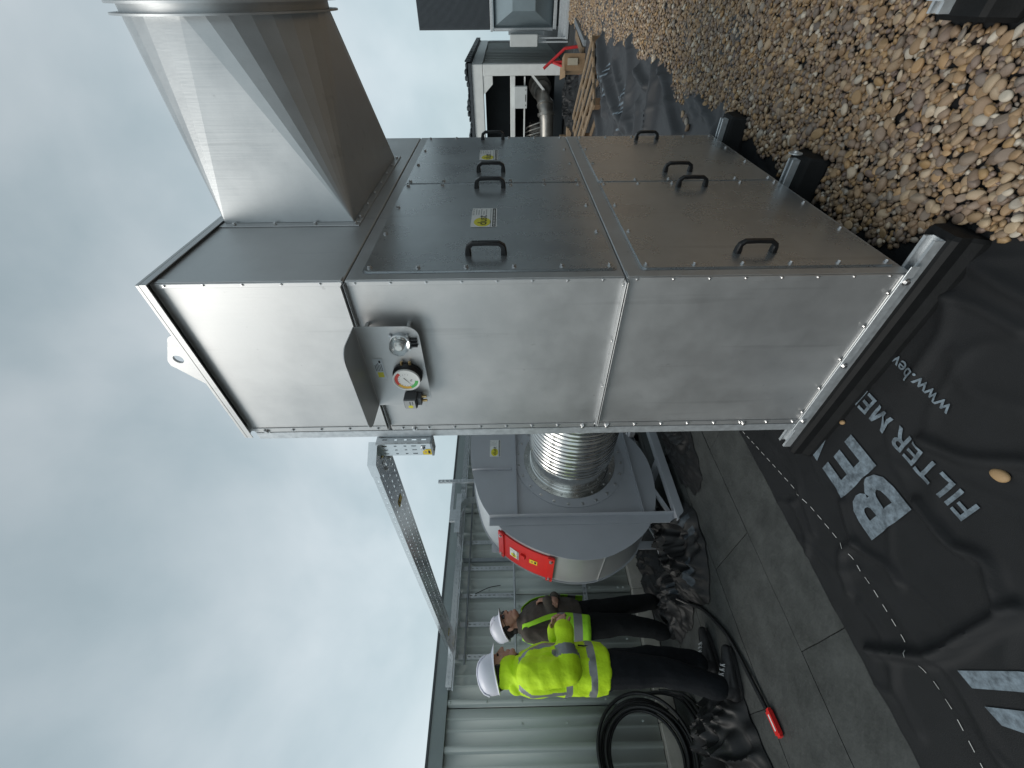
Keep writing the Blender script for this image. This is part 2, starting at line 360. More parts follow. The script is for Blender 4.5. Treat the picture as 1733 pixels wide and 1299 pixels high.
def spline(P, n=8):
    P = [Vector(p) for p in P]; out = []
    for i in range(len(P)-1):
        a, b, c, d = P[max(i-1, 0)], P[i], P[i+1], P[min(i+2, len(P)-1)]
        for j in range(n):
            t = j/n; out.append(.5*((2*b) + (c-a)*t + (2*a-5*b+4*c-d)*t*t + (3*b-a-3*c+d)*t**3))
    out.append(P[-1]); return out

# shared small pieces
_b = MB(); _b.lathe((0,0,0), (0,0,1), [(0, .0095), (.0018, .0095)], 10); _b.lathe((0,0,.0018), (0,0,1), [(0, .0068), (.0052, .0068), (.0064, .0055)], 6)
BOLT = mesh('bolt', _b, 'bolt_steel', 30)
_b = MB(); _b.lathe((0,0,0), (0,0,1), [(0, .015), (.003, .015)], 12); _b.lathe((0,0,.003), (0,0,1), [(0, .011), (.009, .011), (.0105, .009)], 6)
BIGBOLT = mesh('bolt_large', _b, 'bolt_steel', 30)
def bolt(p, n, parent, me=BOLT, sc=1.0):
    n = Vector(n); return put('bolt', me, parent, p, n.to_track_quat('Z', 'Y').to_euler(), (sc, sc, sc))

# ---------------------------------------------------------------- the setting: roof, boards, sky-side ground
roof = ob('roof', MB().add([(-60,-60,-.016),(60,-60,-.016),(60,60,-.016),(-60,60,-.016)], [(0,1,2,3)]), 'roof_felt', smooth=0); tag(roof, kind='structure')
def board(x0, x1, y0, y1, dz=0.0):
    mb = MB(); nx, ny = max(2, int((x1-x0)/.05)), max(2, int((y1-y0)/.05)); vs = []; fs = []
    for j in range(ny+1):
        for i in range(nx+1):
            x, y = x0+(x1-x0)*i/nx, y0+(y1-y0)*j/ny
            e = .004 if i in (0, nx) or j in (0, ny) else 0
            if e and 0 < i < nx: y += .003*noise.noise((x*9, y*3, 2))
            if e and 0 < j < ny: x += .003*noise.noise((x*3, y*9, 5))
            vs.append((x, y, dz - e + .003*noise.noise((x*2.3, y*2.3, 1)) + .0012*noise.noise((x*9, y*9, 4))))
    n = len(vs)
    for j in range(ny):
        for i in range(nx):
            a = j*(nx+1)+i; fs.append((a, a+1, a+nx+2, a+nx+1))
    mb.add(vs, fs); mb.add([(x0+.004,y0+.004,-.014),(x1-.004,y0+.004,-.014),(x1-.004,y1-.004,-.014),(x0+.004,y1-.004,-.014),(x0+.004,y0+.004,dz-.006),(x1-.004,y0+.004,dz-.006),(x1-.004,y1-.004,dz-.006),(x0+.004,y1-.004,dz-.006)], [(0,1,5,4),(1,2,6,5),(2,3,7,6),(3,0,4,7)])
    ob('board', mb, 'board', roof, 50, recalc=False)
for (y0, y1, cuts) in ((1.30, 1.797, (-2.6, -1.9, -.678, .62, 1.9, 3.2)), (1.803, 2.385, (-2.6, -1.3, -.025, 1.25, 2.5)), (2.391, 2.97, (-2.6, -1.75, -.83, .5, 1.8)), (2.976, 3.55, (-2.6, -1.35, -.1, 1.2, 2.5)), (3.556, 4.09, (-2.6, -.9, .4, 1.7))):
    for a, b in zip(cuts[:-1], cuts[1:]): board(a+.002, b-.002, y0, y1, random.uniform(-.002, .001))

# ---------------------------------------------------------------- filter membrane sheets with creases and print
def seg_dist(P, a, b):
    d = b-a; t = np.clip(((P-a)@d)/(d@d+1e-9), 0, 1); return np.linalg.norm(P - (a + t[:, None]*d), axis=1)
FOLD = 1.6
def creases(P, folds):
    h = np.zeros(len(P))
    for pts, amp, w in folds:
        g = [np.array(gz(x, y)[:2]) for x, y in pts]
        g = [np.array(q[:2]) for q in spline([(*q, 0) for q in g], 9)]
        D = np.min([seg_dist(P, a, b) for a, b in zip(g[:-1], g[1:])], axis=0)
        h += amp*FOLD*np.exp(-(D/(max(w, .021) if w < .03 else w*1.15))**2)
    return h
NEAR = [([(1562,850),(1618,919),(1677,950),(1701,1023)], .020, .020), ([(1431,850),(1455,919),(1507,957),(1525,985)], .014, .016), ([(1455,919),(1427,940),(1441,1002)], .010, .014),
        ([(1478,1100),(1540,1108),(1590,1110),(1652,1075),(1733,1030)], .024, .017), ([(1570,745),(1640,775),(1733,783),(1800,790)], .018, .024), ([(1508,706),(1514,765),(1555,847),(1613,905)], .005, .022),
        ([(1545,640),(1575,600),(1600,560),(1610,500)], .008, .026), ([(1600,500),(1660,520),(1733,560)], .010, .018), ([(1640,440),(1700,480),(1780,520)], .012, .024), ([(1345,850),(1370,910),(1362,950)], .008, .012),
        ([(1590,1110),(1630,1160),(1680,1250),(1720,1320)], .008, .02), ([(1460,1020),(1500,1080),(1520,1160),(1560,1240)], .006, .02), ([(1300,740),(1345,800),(1380,900)], .006, .014), ([(1360,700),(1460,690),(1530,720),(1600,800)], .003, .03),
        ([(1490,770),(1530,790),(1560,800)], .004, .018), ([(1620,600),(1650,660),(1733,690)], .007, .03)]
FAR = [([(1072,70),(1074,129),(1068,188),(1074,228)], .05, .06), ([(1117,112),(1115,138),(1103,216),(1098,232)], .05, .05), ([(1127,117),(1138,147),(1146,195),(1155,228)], .05, .035), ([(1023,72),(1027,103),(1042,164),(1065,216)], .07, .07),
       ([(1011,86),(1027,133),(1030,190)], .06, .08), ([(1188,167),(1207,204),(1215,230)], .025, .03), ([(1050,80),(1045,110),(1060,170)], .04, .05), ([(1085,120),(1095,140),(1100,146)], .05, .04), ([(1040,190),(1050,215),(1048,232)], .05, .05), ([(1085,175),(1080,230)], .03, .05), ([(1165,160),(1180,200)], .012, .03), ([(1010,150),(1018,200),(1022,232)], .06, .07)]
def hfun(P, folds, amp):
    h = creases(P, folds)
    n = np.array([noise.noise((x*2.1, y*2.1, 3.3)) + .5*noise.noise((x*5, y*5, 1.3)) for x, y in P]) if len(P) < 200000 else 0
    r = np.array([abs(noise.noise((x*3.1+7, y*4.4, 9.3))) for x, y in P])
    return np.maximum(h + amp*(n*.5+.55) + amp*1.1*np.maximum(0, .12-r)/.12, 0) + .004
def sheet(name, x0, x1, y0, y1, step, folds, amp, material, dz=0.0, edge=.012):
    nx, ny = int((x1-x0)/step), int((y1-y0)/step)
    X, Y = np.meshgrid(np.linspace(x0, x1, nx+1), np.linspace(y0, y1, ny+1)); P = np.stack([X.ravel(), Y.ravel()], 1)
    h = hfun(P, folds, amp)+dz
    top = np.abs(P[:, 1]-y1) < 1e-6
    P[:, 1] += np.clip((P[:, 1]-y1+.1)/.1, 0, 1)*edge*np.array([noise.noise((x*4.3, 0, 8)) + .6*noise.noise((x*13, 0, 8)) for x, y in P])
    h[top] = .003+dz
    mb = MB(); a = (np.arange(ny)[:, None]*(nx+1) + np.arange(nx)[None]).ravel()
    mb.add(np.column_stack([P, h]).tolist(), np.stack([a, a+1, a+nx+2, a+nx+1], 1).tolist())
    return ob(name, mb, material, smooth=80, recalc=False)
near = sheet('filter_membrane', -2.4, 2.3, -1.25, 1.385, .0115, NEAR, .006, 'membrane')
tag(near, 'black filter membrane sheet with white lettering spread under the steel unit', 'membrane sheet')
far = sheet('filter_membrane', 2.0, 9.8, -1.3, 1.34, .018, FAR, .012, 'membrane_far', dz=.006, edge=.05)
tag(far, 'crumpled grey-black membrane sheet between the gravel and the pallet', 'membrane sheet')
def printed(name, txt, p, along, h, size_w, parent, material='print', offset=0.0, clip=None):
    """flat print that follows the creased sheet"""
    if txt == 'M':
        q = [(0, 0), (.17, 0), (.17, .62), (.42, .0), (.58, .0), (.83, .62), (.83, 0), (1, 0), (1, 1), (.80, 1), (.50, .26), (.20, 1), (0, 1)]
        vs, fs = q, [(0, 1, 2, 11, 12), (2, 3, 10, 11), (3, 4, 10), (4, 5, 9, 10), (5, 6, 7, 8, 9)]
    else: vs, fs = text_mesh(txt, 1.0, offset)
    V = np.array(vs, float)
    V[:, 0] -= V[:, 0].min(); V[:, 1] -= V[:, 1].min(); cap = V[:, 1].max() if not txt.islower() else V[:, 1].max()
    V[:, 0] *= size_w/V[:, 0].max(); V[:, 1] *= h/cap
    al = Vector((*along, 0)).normalized(); pe = Vector((-al.y, al.x, 0))
    bm = bmesh.new(); bv = [bm.verts.new(Vector((p[0], p[1], 0)) + al*x + pe*y) for x, y in V]
    for f in fs:
        try: bm.faces.new([bv[i] for i in f])
        except ValueError: pass
    st = .014
    xs = [v.co.x for v in bm.verts]; ys = [v.co.y for v in bm.verts]
    for ax, lo, hi in ((0, min(xs), max(xs)), (1, min(ys), max(ys))):
        q = lo+st
        while q < hi:
            co = Vector((q, 0, 0)) if ax == 0 else Vector((0, q, 0)); no = Vector((1, 0, 0)) if ax == 0 else Vector((0, 1, 0))
            bmesh.ops.bisect_plane(bm, geom=list(bm.verts)+list(bm.edges)+list(bm.faces), plane_co=co, plane_no=no, dist=1e-5); q += st
    if clip is not None:
        bmesh.ops.bisect_plane(bm, geom=list(bm.verts)+list(bm.edges)+list(bm.faces), plane_co=Vector((clip, 0, 0)), plane_no=Vector((1, 0, 0)), clear_outer=True)
    bmesh.ops.triangulate(bm, faces=bm.faces)
    bm.verts.ensure_lookup_table(); PP = np.array([[v.co.x, v.co.y] for v in bm.verts]); hh = hfun(PP, NEAR, .006)
    for v, z in zip(bm.verts, hh): v.co.z = z + .0050
    bmesh.ops.recalc_face_normals(bm, faces=bm.faces)
    if sum(f.normal.z for f in bm.faces) < 0: bmesh.ops.reverse_faces(bm, faces=bm.faces)
    me = bpy.data.meshes.new(name); bm.to_mesh(me); bm.free(); finish(me, [material], 80); return put(name, me, parent)
printed('lettering', 'BE', (-.475, .705), (1, .012), .245, .36, near, offset=.035)
printed('lettering', 'W', (-.075, .712), (1, .012), .245, .26, near, offset=.035)
printed('lettering', 'FILTER', (-.585, .497), (1, .03), .082, .352, near, offset=.012)
printed('lettering', 'M', (-.205, .509), (1, .03), .082, .082, near)
printed('lettering', 'EM', (-.102, .512), (1, .03), .082, .13, near, offset=.012)
printed('lettering', 'www.bew', (-.315, .322), (1, -.01), .05, .30, near, offset=.010)
def strip_print(name, poly, parent, material):
    bm = bmesh.new(); bm.faces.new([bm.verts.new((x, y, 0)) for x, y in poly])
    for ax in (0, 1):
        q = min(v.co[ax] for v in bm.verts)+.014; hi = max(v.co[ax] for v in bm.verts)
        while q < hi:
            no = Vector((1, 0, 0)) if ax == 0 else Vector((0, 1, 0))
            bmesh.ops.bisect_plane(bm, geom=list(bm.verts)+list(bm.edges)+list(bm.faces), plane_co=no*q, plane_no=no, dist=1e-5); q += .014
    bmesh.ops.triangulate(bm, faces=bm.faces); PP = np.array([[v.co.x, v.co.y] for v in bm.verts]); hh = hfun(PP, NEAR, .006)
    for v, z in zip(bm.verts, hh): v.co.z = z + .0050
    bmesh.ops.recalc_face_normals(bm, faces=bm.faces)
    if sum(f.normal.z for f in bm.faces) < 0: bmesh.ops.reverse_faces(bm, faces=bm.faces)
    me = bpy.data.meshes.new(name); bm.to_mesh(me); bm.free(); finish(me, [material], 80); return put(name, me, parent)
strip_print('lettering', [(-.925, .955), (-.975, .945), (-1.01, .79), (-1.04, .70), (-.985, .70), (-.965, .76)], near, 'print')
strip_print('lettering', [(-1.022, .945), (-1.07, .93), (-1.10, .86), (-1.13, .72), (-1.075, .72), (-1.045, .845)], near, 'print')
dl = spline([(*gz(x, y)[:2], 0) for x, y in ((1250,718),(1265,735),(1320,795),(1380,862),(1448,945),(1497,1020),(1540,1090),(1570,1132),(1600,1170),(1670,1299),(1720,1400))], 60)
acc = 0; on = None; ndash = 0
for a, b in zip(dl[:-1], dl[1:]):
    acc += (b-a).length
    if on is None and acc > .028: on = Vector(a); acc = 0
    elif on is not None and acc > .022:
        d = (b-on).normalized(); w = Vector((-d.y, d.x, 0))*.0013; acc = 0
        if ndash < 70: strip_print('stitch', [((on-w).x, (on-w).y), ((b-w).x, (b-w).y), ((b+w).x, (b+w).y), ((on+w).x, (on+w).y)], near, 'print_white'); ndash += 1
        on = None
# faint print on the far sheet
for (x, y, wd, ang) in ((1028, 150, .5, 2.0), (1062, 165, .35, 2.1), (1055, 205, .6, 1.9), (1102, 207, .34, 2.0), (1034, 135, .4, 2.0)):
    c = gz(x, y); dv = Vector((math.cos(ang), math.sin(ang), 0)); pv = Vector((-dv.y, dv.x, 0)); mb = MB()
    for i in range(7):
        t = (i-3)/7*wd; q = c + dv*t; hw = .02
        pts = [q - dv*.012 - pv*.06, q + dv*.012 - pv*.06, q + dv*.012 + pv*.06, q - dv*.012 + pv*.06]
        hz = hfun(np.array([[p.x, p.y] for p in pts]), FAR, .012) + .006
        mb.add([(p.x, p.y, z+.006) for p, z in zip(pts, hz)], [(0,1,2,3)])
    ob('lettering', mb, 'print', far, 0)

# ---------------------------------------------------------------- gravel: rounded pebbles
ge_b = np.array([-3, -.6, -.118, -.008, .095, .198, .35, .541, .822, 1.1, 1.328, 1.6, 1.897, 1.974, 2.4, 2.6, 2.75, 3.1, 3.18, 3.93, 5.2, 7.5, 9.8, 13])
ge_a = np.array([-1.0, -.32, -.15, -.11, -.07, .0, .06, .09, .05, .03, .0, -.03, -.05, -.10, -.09, -.04, -.03, .0, -.12, -.16, -.21, -.08, -.16, -.2])
def gravel_edge(x): return np.interp(x, ge_b, ge_a) + .035*np.sin(x*9.1) * (x > 2.2) + .02*np.sin(x*23+1)
def ico(sub):
    bm = bmesh.new(); bmesh.ops.create_icosphere(bm, subdivisions=sub, radius=1); v = np.array([x.co[:] for x in bm.verts]); f = np.array([[w.index for w in q.verts] for q in bm.faces]); bm.free(); return v, f
def pebble_shape(sub, seed):
    v, f = ico(sub); rg = np.random.default_rng(seed); out = v.copy()
    for _ in range(3):
        d = rg.normal(size=3); d /= np.linalg.norm(d); out *= (1 + .13*(v@d)*abs(v@d) + .05*np.sin(3*(v@d)))[:, None]
    for _ in range(rg.integers(1, 4)):                       # a worn flat or two
        d = rg.normal(size=3); d /= np.linalg.norm(d); k = out@d; lim = rg.uniform(.62, .85); out -= np.maximum(0, k-lim)[:, None]*d*.8
    return out*np.array([1.0, rg.uniform(.66, .86), rg.uniform(.42, .64)]), f
def scatter(x0, x1, y0, y1, sp, z, keep=1.0):
    nx, ny = int((x1-x0)/sp), int((y1-y0)/(sp*.87)); X, Y = np.meshgrid(np.arange(nx), np.arange(ny))
    x = x0 + (X + .5*(Y % 2))*sp + RNG.normal(0, sp*.22, X.shape); y = y0 + Y*sp*.87 + RNG.normal(0, sp*.22, X.shape)
    P = np.column_stack([x.ravel(), y.ravel(), np.full(x.size, z) + RNG.uniform(-.003, .004, x.size)])
    return P[RNG.random(len(P)) < keep]
FEET = [(-.06, .13, -.14, 1.0), (.79, 1.01, -.13, .9), (1.64, 1.86, -.13, .9), (.30, .58, -1.8, -.60)]
def valid(P, m=0.0):
    ok = P[:, 1] < gravel_edge(P[:, 0]) - m
    for a, b, c, d in FEET: ok &= ~((P[:, 0] > a) & (P[:, 0] < b) & (P[:, 1] > c) & (P[:, 1] < d))
    for x, y, r in ((.55, -.33, .028), (.36, -.42, .018), (1.3, -.42, .025), (.22, -.28, .02)):
        ok &= (P[:, 0]-x)**2 + (P[:, 1]-y)**2 > r*r        # bare spots where the sheet shows
    return ok
def rots(n, tilt):
    yaw = RNG.uniform(0, 2*math.pi, n); ax = RNG.uniform(0, 2*math.pi, n); t = RNG.normal(0, tilt, n)
    cy, sy = np.cos(yaw), np.sin(yaw); Z = np.zeros((n, 3, 3)); Z[:, 0, 0] = cy; Z[:, 0, 1] = -sy; Z[:, 1, 0] = sy; Z[:, 1, 1] = cy; Z[:, 2, 2] = 1
    k = np.stack([np.cos(ax), np.sin(ax), np.zeros(n)], 1); K = np.zeros((n, 3, 3)); K[:, 0, 2] = k[:, 1]; K[:, 1, 2] = -k[:, 0]; K[:, 2, 0] = -k[:, 1]; K[:, 2, 1] = k[:, 0]
    T = np.eye(3)[None] + np.sin(t)[:, None, None]*K + (1-np.cos(t))[:, None, None]*(K@K); return T@Z, yaw, t
def sizes(n, mean): return np.clip(np.exp(RNG.normal(math.log(mean), .27, n)), mean*.55, mean*1.75)
VV, FF, off = [], [], 0
def bake(P, sz, Rm, shapes):
    global off
    pick = RNG.integers(0, len(shapes), len(P))
    for k, (v, f) in enumerate(shapes):
        i = np.where(pick == k)[0]
        if not len(i): continue
        q = np.einsum('nij,vj->nvi', Rm[i], v)*sz[i][:, None, None] + P[i][:, None, :]
        VV.append(q.reshape(-1, 3)); FF.append((f[None] + (np.arange(len(i))*len(v))[:, None, None] + off).reshape(-1, 3)); off += len(i)*len(v)
S1 = [pebble_shape(1, 10+i) for i in range(14)]; S0 = [pebble_shape(1, 60+i) for i in range(4)]; S2 = [pebble_shape(2, 30+i) for i in range(12)]; SM = [pebble_shape(3, 90+i) for i in range(10)]
def project(P):
    q = P - np.array(CAM); zf = q@np.array(fw); return 866.5 + FPX*(q@np.array(rt))/zf, 649.5 - FPX*(q@np.array(up))/zf, zf
low = np.concatenate([scatter(-1.2, 3.2, -1.2, .15, .0232, .009), scatter(3.2, 5.6, -1.2, .15, .034, .012), scatter(-1.2, 5.6, -2.0, -1.2, .05, .014), scatter(-2.3, -1.2, -2, -.3, .05, .014)]); low = low[valid(low)]
top = np.concatenate([scatter(-1.2, 3.2, -1.2, .15, .0275, .020, .85), scatter(3.2, 5.6, -1.2, .15, .034, .024, .8)]); top = top[valid(top, .02)]
sl_, st_ = sizes(len(low), .0155), sizes(len(top), .0157); far_ = low[:, 1] < -1.2; sl_[far_] *= 1.7; far_ = low[:, 0] > 3.2; sl_[far_] *= 1.12; far_ = top[:, 0] > 3.2; st_[far_] *= 1.12
top[:, 2] += (st_-.02)*.45
for A_ in (low, top):
    nr_ = (A_[:, 0] < 2.3) & (A_[:, 1] > -1.25); A_[nr_, 2] += hfun(A_[nr_, :2], NEAR, .006) - .003
    nr_ = (A_[:, 0] >= 2.3) & (A_[:, 1] > -1.3); A_[nr_, 2] += .010
x, y, zf = project(top)
inside = (zf > .2) & (x > 1000) & (x < 1729) & (y > 4) & (y < 470)
score = np.where(inside, st_/np.maximum(zf, .2), 0); pick = np.argsort(-score)[:300]; rest = np.ones(len(top), bool); rest[pick] = False
Rl, _, _ = rots(len(low), .25); Rt, _, _ = rots(len(top), .38)
near_l = low[:, 0] < 2.2; near_t = (top[:, 0] < 2.2)
bake(low[near_l], sl_[near_l], Rl[near_l], S1); bake(low[~near_l], sl_[~near_l], Rl[~near_l], S0)
bake(top[rest & near_t], st_[rest & near_t], Rt[rest & near_t], S2[:4] if False else S1); bake(top[rest & ~near_t], st_[rest & ~near_t], Rt[rest & ~near_t], S0)
P = scatter(5.6, 12.5, -1.6, .1, .036, .016); P = P[valid(P)]; bake(P, sizes(len(P), .021), rots(len(P), .35)[0], S0)
P = scatter(-2.5, 9, -2.4, -2.0, .058, .014); bake(P, sizes(len(P), .030), rots(len(P), .3)[0], [(v, f) for v, f in [pebble_shape(1, 200)]])
V = np.concatenate(VV).astype(np.float32); Fc = np.concatenate(FF).astype(np.int32)
me = bpy.data.meshes.new('gravel'); me.vertices.add(len(V)); me.vertices.foreach_set('co', V.ravel()); me.loops.add(Fc.size); me.loops.foreach_set('vertex_index', Fc.ravel())
me.polygons.add(len(Fc)); me.polygons.foreach_set('loop_start', np.arange(0, Fc.size, 3, dtype=np.int32)); me.update(calc_edges=True)
me.materials.append(MATS['pebble']); me.polygons.foreach_set('use_smooth', [True]*len(Fc)); me.update()
tag(put('gravel', me), 'bed of tan and brown rounded river gravel along the doors', 'gravel', kind='stuff')
PM = []
for v, f in SM:
    pm = bpy.data.meshes.new('pebble'); pm.from_pydata(v.tolist(), [], f.tolist()); finish(pm, ['pebble'], 0); pm.polygons.foreach_set('use_smooth', [True]*len(f)); PM.append(pm)
for i in pick:
    o = put('pebble', PM[int(RNG.integers(0, len(PM)))], None, top[i].tolist(), Matrix(Rt[i].tolist()).to_euler(), [float(st_[i])]*3)
    tag(o, 'smooth rounded pebble in the nearest part of the gravel bed', 'pebble', 'pebbles of the gravel bed')
mat('pebble_tan', (.36, .235, .12), .55, 0, var=.25, vscale=60, bump=.2, bscale=200)
TAN = []
for pm in PM[:5]:
    q = pm.copy(); q.materials.clear(); q.materials.append(MATS['pebble_tan']); TAN.append(q)
def stray(x, y, s, label, z=0.0, e=(0, 0, 0), m=0):
    p = gz(x, y); h = float(hfun(np.array([[p.x, p.y]]), NEAR if p.x < 2.1 else FAR, .006)[0]) if z == 0 else z
    tag(put('pebble', (TAN+PM[5:])[m], None, (p.x, p.y, h + s*.42), e, (s, s, s)), label, 'pebble', 'stray pebbles')
stray(1699, 802, .025, 'large tan pebble lying alone on the black sheet below FILTER', e=(0, 0, .55), m=1)
stray(1429, 715, .013, 'tiny pale pebble at the foot of the long rubber block', e=(.1, 0, 1), m=2)
stray(1271, 1147, .014, 'small cream pebble beside the black hose', z=.002, m=4)
for i, (x, y, t) in enumerate(((1161, 193, 'nearest the gravel'), (1164, 201, 'second from the gravel'), (1167, 206, 'third from the gravel'), (1169, 216, 'nearest the steel unit'))):
    stray(x, y, .032, 'brown pebble in a row on the far sheet, %s of four' % t, z=.012, e=(0, 0, i*1.3), m=5+i % 4)
stray(1200, 180, .036, 'single brown pebble on the far sheet between row and gravel', z=.012, m=0)
gf = ob('gravel_ground', MB().add([(-2.6,-2.4,.002),(12.6,-2.4,.002),(12.6,-1.2,.002),(-2.6,-1.2,.002)], [(0,1,2,3)]), 'gravel_far', smooth=0); tag(gf, kind='structure')

# ---------------------------------------------------------------- rubber feet with rails
def rubber_foot(xc, y0, y1, label, w=.22, wt=.13, h=.10, rail=(0, .045), rail_y=None, group='rubber support feet'):
    root = thing('support_foot', (xc, (y0+y1)/2, 0), label, 'support foot', group)
    prof = [(-w/2, 0), (-w/2+.004, .022), (-w/2+.02, .05), (-wt/2-.012, h-.012), (-wt/2+.002, h), (wt/2-.002, h), (wt/2+.012, h-.012), (w/2-.02, .05), (w/2-.004, .022), (w/2, 0)]
    mb = MB(); sl = []
    for yy, k in ((y0, .90), (y0+.012, .985), (y0+.03, 1), (y1-.03, 1), (y1-.012, .985), (y1, .90)):
        sl.append([(xc + px*k, yy, .004 + pz*(k if pz > 0 else 1)) for px, pz in prof])
    mb.rings(sl); ob('rubber_block', mb, 'rubber', root, 18)
    ry0, ry1 = rail_y or (y0+.02, y1-.03); r0, rw = rail; mb = MB(); z0 = h+.0035; t = .0035; hh = .034
    mb.box(xc+r0-rw/2, xc+r0+rw/2, ry0, ry1, z0, z0+t); mb.box(xc+r0-rw/2, xc+r0-rw/2+t, ry0, ry1, z0+t, z0+hh); mb.box(xc+r0+rw/2-t, xc+r0+rw/2, ry0, ry1, z0+t, z0+hh)
    mb.box(xc+r0-rw/2+t, xc+r0-rw/2+.011, ry0, ry1, z0+hh-t, z0+hh); mb.box(xc+r0+rw/2-.011, xc+r0+rw/2-t, ry0, ry1, z0+hh-t, z0+hh)
    ob('rail', mb, 'galv', root, 0); return root
f1 = rubber_foot(.038, -.13, .98, 'long black rubber block with galvanised rail under the gauge side of the unit', w=.165, wt=.10, rail=(-.008, .05))
f2 = rubber_foot(.90, -.125, .86, 'black rubber foot with round washer plate poking out under the middle of the doors')
f3 = rubber_foot(1.75, -.125, .86, 'black rubber foot poking out under the far end of the doors')
f4 = rubber_foot(.445, -1.75, -.615, 'separate black rubber foot standing in the gravel at the picture corner', w=.25, wt=.16, rail=(.06, .05), rail_y=(-1.7, -.63))
mb = MB(); mb.lathe((.90, -.128, .128), (0, -1, 0), [(0, .030), (.004, .030)], 20); mb.lathe((.90, -.132, .128), (0, -1, 0), [(0, .010), (.008, .010)], 6); ob('washer_plate', mb, 'galv', f2)
mb = MB(); mb.box(.47, .54, -.70, -.66, .142, .150); mb.lathe((.505, -.68, .15), (0, 0, 1), [(0, .013), (.012, .013)], 6); ob('clamp', mb, 'galv', f4, 0)

# ---------------------------------------------------------------- the stainless dust filter unit
UW, UD, Z0, Z1, Z2, Z3 = .757, 1.818, .14, 1.102, 2.040, 2.698
unit = thing('filter_unit', (.9, .38, .14), 'tall stainless steel dust filter unit with black handled doors', 'filter unit')
TIER = []
mb = MB(); mb.cbox(0, UD, 0, UW, Z0, Z1-.003, .003); lower = ob('lower_casing', mb, 'steel', unit)
mb = MB(); mb.cbox(0, UD, 0, UW, Z1+.001, Z2-.003, .003); upper = ob('upper_casing', mb, 'steel', unit)
mb = MB(); mb.cbox(0, UD, 0, UW, Z2+.001, Z3-.02, .003); hood = ob('top_hood', mb, 'steel', unit)
mb = MB(); mb.cbox(-.028, UD+.028, -.012, UW+.012, Z3-.014, Z3, .002); mb.box(-.028, -.025, -.012, UW+.012, Z3-.036, Z3-.0145); mb.box(-.0245, UD+.0245, -.012, -.009, Z3-.036, Z3-.0145); cap = ob('roof_cap', mb, 'steel', unit)
mb = MB(); mb.box(.02, UD-.02, .02, UW-.02, Z1-.004, Z1+.002); mb.box(.02, UD-.02, .02, UW-.02, Z2-.004, Z2+.002); mb.box(.02, UD-.02, .02, UW-.02, Z3-.021, Z3-.013); ob('gasket', mb, 'black_plastic', unit, 0)
# narrow (gauge) side: folded flanges
def flange(name, x0, x1, y0, y1, z0, z1, parent, m='steel'):
    return ob(name, MB().cbox(x0, x1, y0, y1, z0, z1, .0012), m, parent)
flange('flange', -.026, -.0005, .004, UW-.026, Z1-.0065, Z1-.0025, lower); flange('flange', -.026, -.0005, .004, UW-.026, Z1+.0005, Z1+.0045, upper)
flange('flange', -.020, -.0005, .004, UW-.026, Z2-.0065, Z2-.0025, upper); flange('flange', -.030, -.0005, .004, UW-.026, Z2+.0005, Z2+.0045, hood)
for zz0, zz1, par in ((Z0+.004, Z1-.008, lower), (Z1+.006, Z2-.008, upper), (Z2+.006, Z3-.04, hood)):
    flange('edge_strip', -.004, -.0005, UW-.024, UW+.002, zz0, zz1, par); flange('corner_strip', -.0035, -.0005, .0, .016, zz0, zz1, par)
    n = max(4, int(round((zz1-zz0)/.118)))
    for i in range(n):
        z = zz0 + .05 + (zz1-zz0-.1)*i/(n-1)
        bolt((-.0041, UW-.012, z), (-1, 0, 0), par, sc=.85)
        bolt((-.0036, .006, z+.02), (-1, 0, 0), par, sc=.55)
for i in range(4):
    y = .02 + i*.235
    bolt((-.013, y, Z1+.0046), (0, 0, 1), upper, sc=.75); bolt((-.013, y, Z1-.0066), (0, 0, -1), lower, sc=.75)
flange('base_flange', -.006, -.0005, .002, UW-.026, Z0+.002, Z0+.034, lower)
for i, y in enumerate((.07, .21, .37, .53, .68)): bolt((-.0061, y, Z0+.043), (-1, 0, 0), lower, sc=.8)
flange('base_angle', -.010, -.0065, -.03, UW+.05, Z0-.002, Z0+.030, lower, 'galv')
for y in (.025, .40, .735): bolt((-.0101, y, Z0+.014), (-1, 0, 0), lower, BIGBOLT, .85)
mb = MB(); xx = .002
mb.box(xx-.006, xx+.04, UW+.006, UW+.009, .145, 2.655); mb.box(xx-.006, xx-.003, UW+.0095, UW+.048, .145, 2.655); mb.box(xx+.037, xx+.040, UW+.0095, UW+.048, .145, 2.655); mb.box(xx-.0025, xx+.010, UW+.045, UW+.048, .145, 2.655); mb.box(xx+.025, xx+.0365, UW+.045, UW+.048, .145, 2.655)
ob('strut_channel', mb, 'galv', unit, 0)
for z in (.42, 1.05, 1.16, 1.93, 2.60): bolt((-.0041, UW-.006, z), (-1, 0, 0), upper, BIGBOLT, .8)
# doors
_h = MB()                                                     # bridge handle, along z, standing off along -y
pth = [(0, 0, -.064), (0, -.018, -.0635), (0, -.030, -.0615), (0, -.041, -.047), (0, -.042, 0), (0, -.041, .047), (0, -.030, .0615), (0, -.018, .0635), (0, 0, .064)]
wd = [.0135, .0125, .0105, .0095, .0095, .0095, .0105, .0125, .0135]; th = [.011, .010, .0085, .0075, .007, .0075, .0085, .010, .011]
rs = []
for i, p in enumerate(pth):
    d = (Vector(pth[min(i+1, 8)]) - Vector(pth[max(i-1, 0)])).normalized(); sx_ = Vector((1, 0, 0)); nn = d.cross(sx_)
    rs.append([Vector(p) + sx_*wd[i]*a + nn*th[i]*b for a, b in ((-1,-.6),(-.7,-1),(.7,-1),(1,-.6),(1,.6),(.7,1),(-.7,1),(-1,.6))])
_h.rings(rs); HANDLE = mesh('handle', _h, 'black_plastic', 24)
